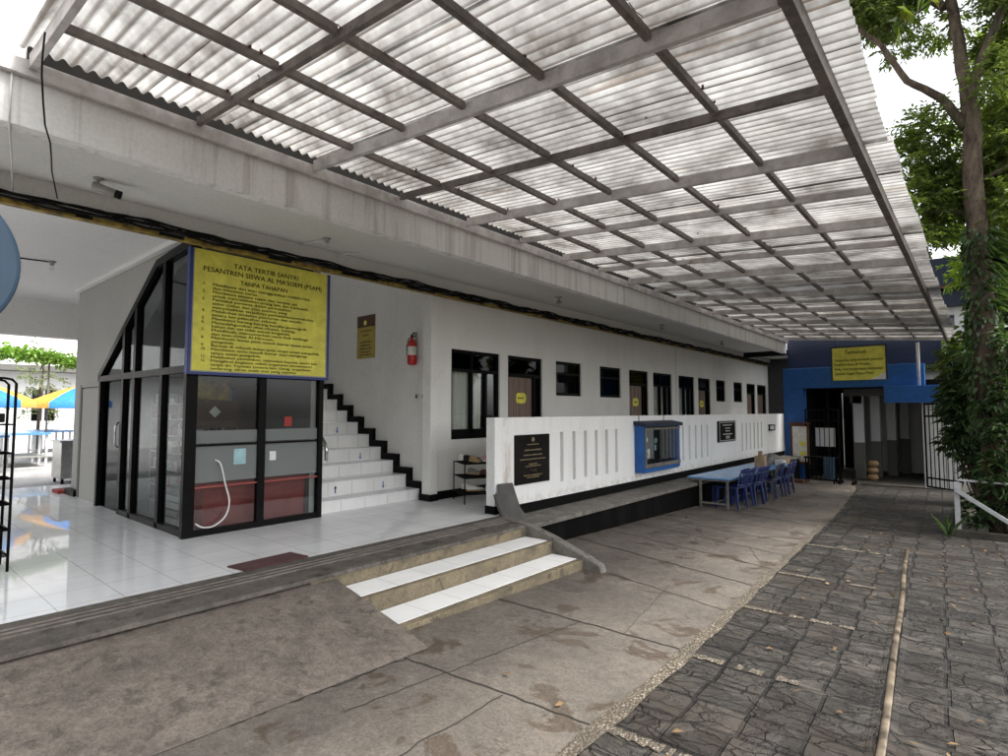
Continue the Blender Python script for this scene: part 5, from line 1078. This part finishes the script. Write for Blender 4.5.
tree(-.1, 22, 2.2, [(-.9, 22, 1.9, .5, .5, .35), (-.2, 22, 1.75, .6, .5, .4), (.6, 22, 2.0, .6, .6, .5)], 'low green tree just beyond the blue gateway', 'leaf_mid', 5, tr=.1)
tree(2.3, 14.5, 4.2, [(1.6, 14.2, 1.8, 1.1, 1, .9), (1.5, 13.6, .4, 1, 1, .9), (2.0, 14.5, 3.4, 1.1, 1.1, .9)], 'dark green tree at the right edge behind the hedge', 'leaf_dark', 9, .16, .07, tr=.12)
# strappy vine leaves hanging on the big trunk
n = 150; a = rng.uniform(-2.0, 1.2, n); z = rng.uniform(1.7, 2.9, n); r0 = .2
ctr = np.stack([.07+r0*np.cos(a), 12+r0*np.sin(a), z], 1); dr = np.stack([np.cos(a), np.sin(a), rng.uniform(-.5, .4, n)], 1)
o = leaves_mesh('climbing_fern', ctr, dr, .30, .026, 'leaf_dark', None, (.07, 12, 1), .5); tag(o, 'strappy fern leaves drooping around the mossy trunk', 'fern')
n = 1000; a = rng.uniform(0, 2*math.pi, n); z = rng.uniform(-.4, 3.0, n); ctr = np.stack([.1+.2*np.cos(a), 12+.2*np.sin(a), z], 1); dr = np.stack([np.cos(a)*.4, np.sin(a)*.4, rng.uniform(-1, -.2, n)], 1)
o = leaves_mesh('climbing_vine', ctr, dr, .10, .07, 'leaf_dark', None, (.1, 12, .5), .2); tag(o, 'small-leaved creeper coating the lower trunk of the forked tree', 'creeper')
# broad leaves close over the canopy edge
bl = thing('broad_leaf_branch', 'branch of broad dark and yellowing leaves hanging at the top edge', 'branch', (-.1, 8, 4.6))
m_ = MB(); limb(m_, [(.55, 8.2, 5.6), (.1, 8.1, 5.05), (-.3, 8, 4.72), (-.62, 7.9, 4.55)], .018, .006, 6); m_.build('twig', 'bark', bl)
n = 46; t = rng.uniform(0, 1, n); ctr = np.stack([.3-.85*t, 8.1-.2*t, 5.15-.5*t], 1)+rng.normal(0, .06, (n, 3)); dr = rng.normal(0, .6, (n, 3)); dr[:, 2] -= .9
leaves_mesh('broad_leaves', ctr, dr, .22, .11, 'leaf_yellowing', bl, None, .2)
# bushes
def bush(x, y, clumps, label, leafm, per, ln, wd, name='shrub', stems=6):
    o = thing(name, label, 'shrub', (x, y, gz(y)-.03)); m_ = MB()
    for (cx, cy, cz, rx, ry, rz) in clumps:
        for k in range(stems): a = random.uniform(0, 6.28); limb(m_, [(x+.15*math.cos(a), y+.15*math.sin(a), gz(y)-.03), ((x+cx)/2+.1*math.cos(a), (y+cy)/2, (gz(y)+cz)/2), (cx+rx*.5*math.cos(a), cy+ry*.5*math.sin(a), cz+rz*.3)], .018, .006, 5)
    m_.build('stems', 'bark', o)
    C_, D_ = [], []
    for (cx, cy, cz, rx, ry, rz) in clumps:
        m2 = int(per*rx*ry*rz*420); p = rng.normal(0, 1, (m2, 3)); p /= np.linalg.norm(p, axis=1)[:, None]; p *= rng.uniform(.3, 1, (m2, 1))**.5; base = p*np.array([rx, ry, rz])+np.array([cx, cy, cz])
        for q in range(5): a = q*2.4+rng.uniform(0, 6.28, (m2, 1)); C_.append(base); D_.append(np.concatenate([np.cos(a), np.sin(a), rng.uniform(-.5, .35, (m2, 1))], 1)+p*.5)
    leaves_mesh('foliage', np.concatenate(C_), np.concatenate(D_), ln, wd, leafm, o, None, .3)
bush(.1, 13.2, [(-.1, 13.1, .55, .4, .35, .35), (-.33, 13, .2, .22, .3, .3), (-.2, 13.1, -.15, .35, .4, .4), (-.38, 13, -.55, .2, .25, .3), (0, 13.2, -.8, .3, .35, .5), (.35, 13.3, .9, .35, .4, .5), (.25, 13.4, 0, .35, .4, .6), (-.15, 13.1, 1.0, .3, .3, .2)], 'big glossy dark shrub overhanging the barred gate', 'leaf_dark', 5, .2, .065)
bush(.45, 11.65, [(.36, 11.65, .25, .24, .2, .4), (.3, 11.62, -.5, .24, .18, .45), (.42, 11.65, 1.0, .2, .2, .35), (.1, 11.64, -.95, .2, .16, .35), (.5, 11.7, -1.2, .3, .2, .4), (.12, 11.66, -.1, .16, .16, .3)], 'dark shrub at the right edge behind the white railing', 'leaf_dark', 6, .17, .06)
bush(.2, 16.5, [(-.1, 16.5, 1.2, .6, .6, .6), (-.2, 16.2, .4, .5, .5, .5), (.6, 16.5, 1.9, .9, .6, .7), (.3, 16.5, -.6, .6, .5, .9)], 'lighter green shrub in front of the navy building', 'leaf_mid', 3.5, .16, .06)
bush(.4, 11.75, [(.35, 11.8, -1.5, .5, .22, .35), (-.05, 11.8, -1.55, .25, .2, .3)], 'low ground plants around the white railing post', 'leaf_dark', 8, .12, .05, stems=3)
bp_ = thing('blade_plant', 'small plant with long stiff blade leaves at the kerb corner', 'plant', (-.42, 10.9, gz(10.9)))
n = 12; a = rng.uniform(0, 6.28, n); ctr = np.tile(np.array([[-.42, 10.9, gz(10.9)]]), (n, 1))+rng.normal(0, .02, (n, 3))*[1, 1, 0]; dr = np.stack([np.cos(a)*.45, np.sin(a)*.45, np.full(n, 1.)], 1); leaves_mesh('leaves', ctr, dr, .5, .03, 'leaf_dark', bp_, None, .25)

kb = MB(); kb.box(-.4, 1.6, 11.3, 11.42, -2.3, gz(11.3)+.10); kb.box(-.4, -.3, 11.42, 19.3, -2.4, gz(12)+.06); struct('kerb', kb, 'earth')
simple('rail_paint', (.5,.51,.52), .45)
rb = thing('white_railing', 'white metal railing post with a level and a sloping bar', 'railing', (-.33, 11.5, gz(11.4)+.08))
MB().box(-.365, -.295, 11.46, 11.53, -1.9, -1.12).build('post', 'rail_paint', rb, .004)
MB().bar((-.33, 11.5, -1.09), (1.5, 11.5, -1.13), .04, .03).build('top_bar', 'rail_paint', rb, .004); MB().bar((-.34, 11.44, -1.24), (1.3, 11.3, -2.4), .04, .06, (0, 0, 1)).build('sloping_bar', 'rail_paint', rb, .004)
MB().bar((.75, 11.5, -2), (.75, 11.5, -1.14), .05, .05, (0, 1, 0)).build('post', 'rail_paint', rb)

nbd = thing('navy_building', 'navy roofed building partly hidden behind the trees on the right', 'building', (0, 26.5, -2.5))
MB().hexa([(-4, 26, 4.45), (5, 26, 4.75), (5, 30, 4.75), (-4, 30, 4.45)], [(-4, 26, 5.7), (5, 26, 5.5), (5, 30, 5.5), (-4, 30, 5.7)]).build('roof_band', 'navy_paint', nbd); MB().box(-4, 5, 25.95, 25.99, 4.5, 4.58).build('gutter', 'rust', nbd)
MB().box(-4, 5, 26.3, 30, 3.9, 4.44).build('dark_band', 'navy_paint', nbd)
wm = MB(); wall_holes(wm, 'Y', 26.8, .25, -4, 5, -2.6, 3.89, [(-.9, -.6, 2.3, 3.6), (-.3, .5, 2.3, 3.6), (.9, 1.6, 2.3, 3.6)]); wm.build('wall', 'far_white', nbd)
for a, b in ((-.9, -.6), (-.3, .5), (.9, 1.6)): o = MB().box(a, b, 26.9, 26.95, 2.3, 3.6).build('window', 'dark_glass', nbd)
MB().box(-4, 5, 26.1, 26.79, 1.6, 2.15).build('lower_canopy', 'navy_paint', nbd)

# vine arch and small tree in the courtyard
va = thing('vine_trellis', 'arched trellis covered in bright green vine in the courtyard', 'trellis', (-20.5, 3.5, -1.45))
def arc(y): return 1.62-.16*(y-3.0)**2*.55
m_ = MB(); pts = [(-20.5, y, arc(y)-.08) for y in np.linspace(1.2, 5.2, 24)]; m_.tube(pts, .025, 6); m_.tube([(-20.5, 1.2, arc(1.2)-.08), (-20.5, 1.2, -1.45)], .03, 6); m_.tube([(-20.5, 5.2, arc(5.2)-.08), (-20.5, 5.2, -1.45)], .03, 6); m_.tube([(-20.6, 3.9, arc(3.9)-.1), (-20.6, 3.9, -1.45)], .025, 6); m_.build('arch_frame', 'dark_steel', va)
n = 3000; y = rng.uniform(1.2, 5.2, n); z = 1.62-.088*(y-3.0)**2+rng.normal(0, .085, n); ctr = np.stack([-20.5+rng.normal(0, .2, n), y, z], 1); dr = rng.normal(0, 1, (n, 3)); leaves_mesh('vine', ctr, dr, .13, .09, 'leaf_vine', va)
tree(-22.5, 4.05, 1.6, [(-22.5, 4.05, 1.1, .7, .7, .5), (-22.5, 3.9, .3, .6, .6, .5), (-22.4, 4.2, 2.1, .45, .4, .25)], 'small grey leaved tree among the canteen tables', 'leaf_grey', 1.1, .12, .05, tr=.05)

# fallen leaves on the paving
n = 110; y = rng.uniform(2.2, 14, n); x = np.where(rng.uniform(0, 1, n) < .75, rng.uniform(-1.4, .5, n), rng.uniform(-4.2, -1.4, n)); zg = np.array([gz(v) for v in y])+.016
dr = rng.normal(0, 1, (n, 3)); dr[:, 2] = np.abs(dr[:, 2])*.12
simple('dry_leaf', (.2,.12,.05), .8, var=.6)
o = leaves_mesh('fallen_leaves', np.stack([x, y, zg], 1), dr, .06, .03, 'dry_leaf', None, (-.5, 6, -1.8), 0.0); tag(o, 'small dry fallen leaves scattered over the paving', None, None, 'stuff')
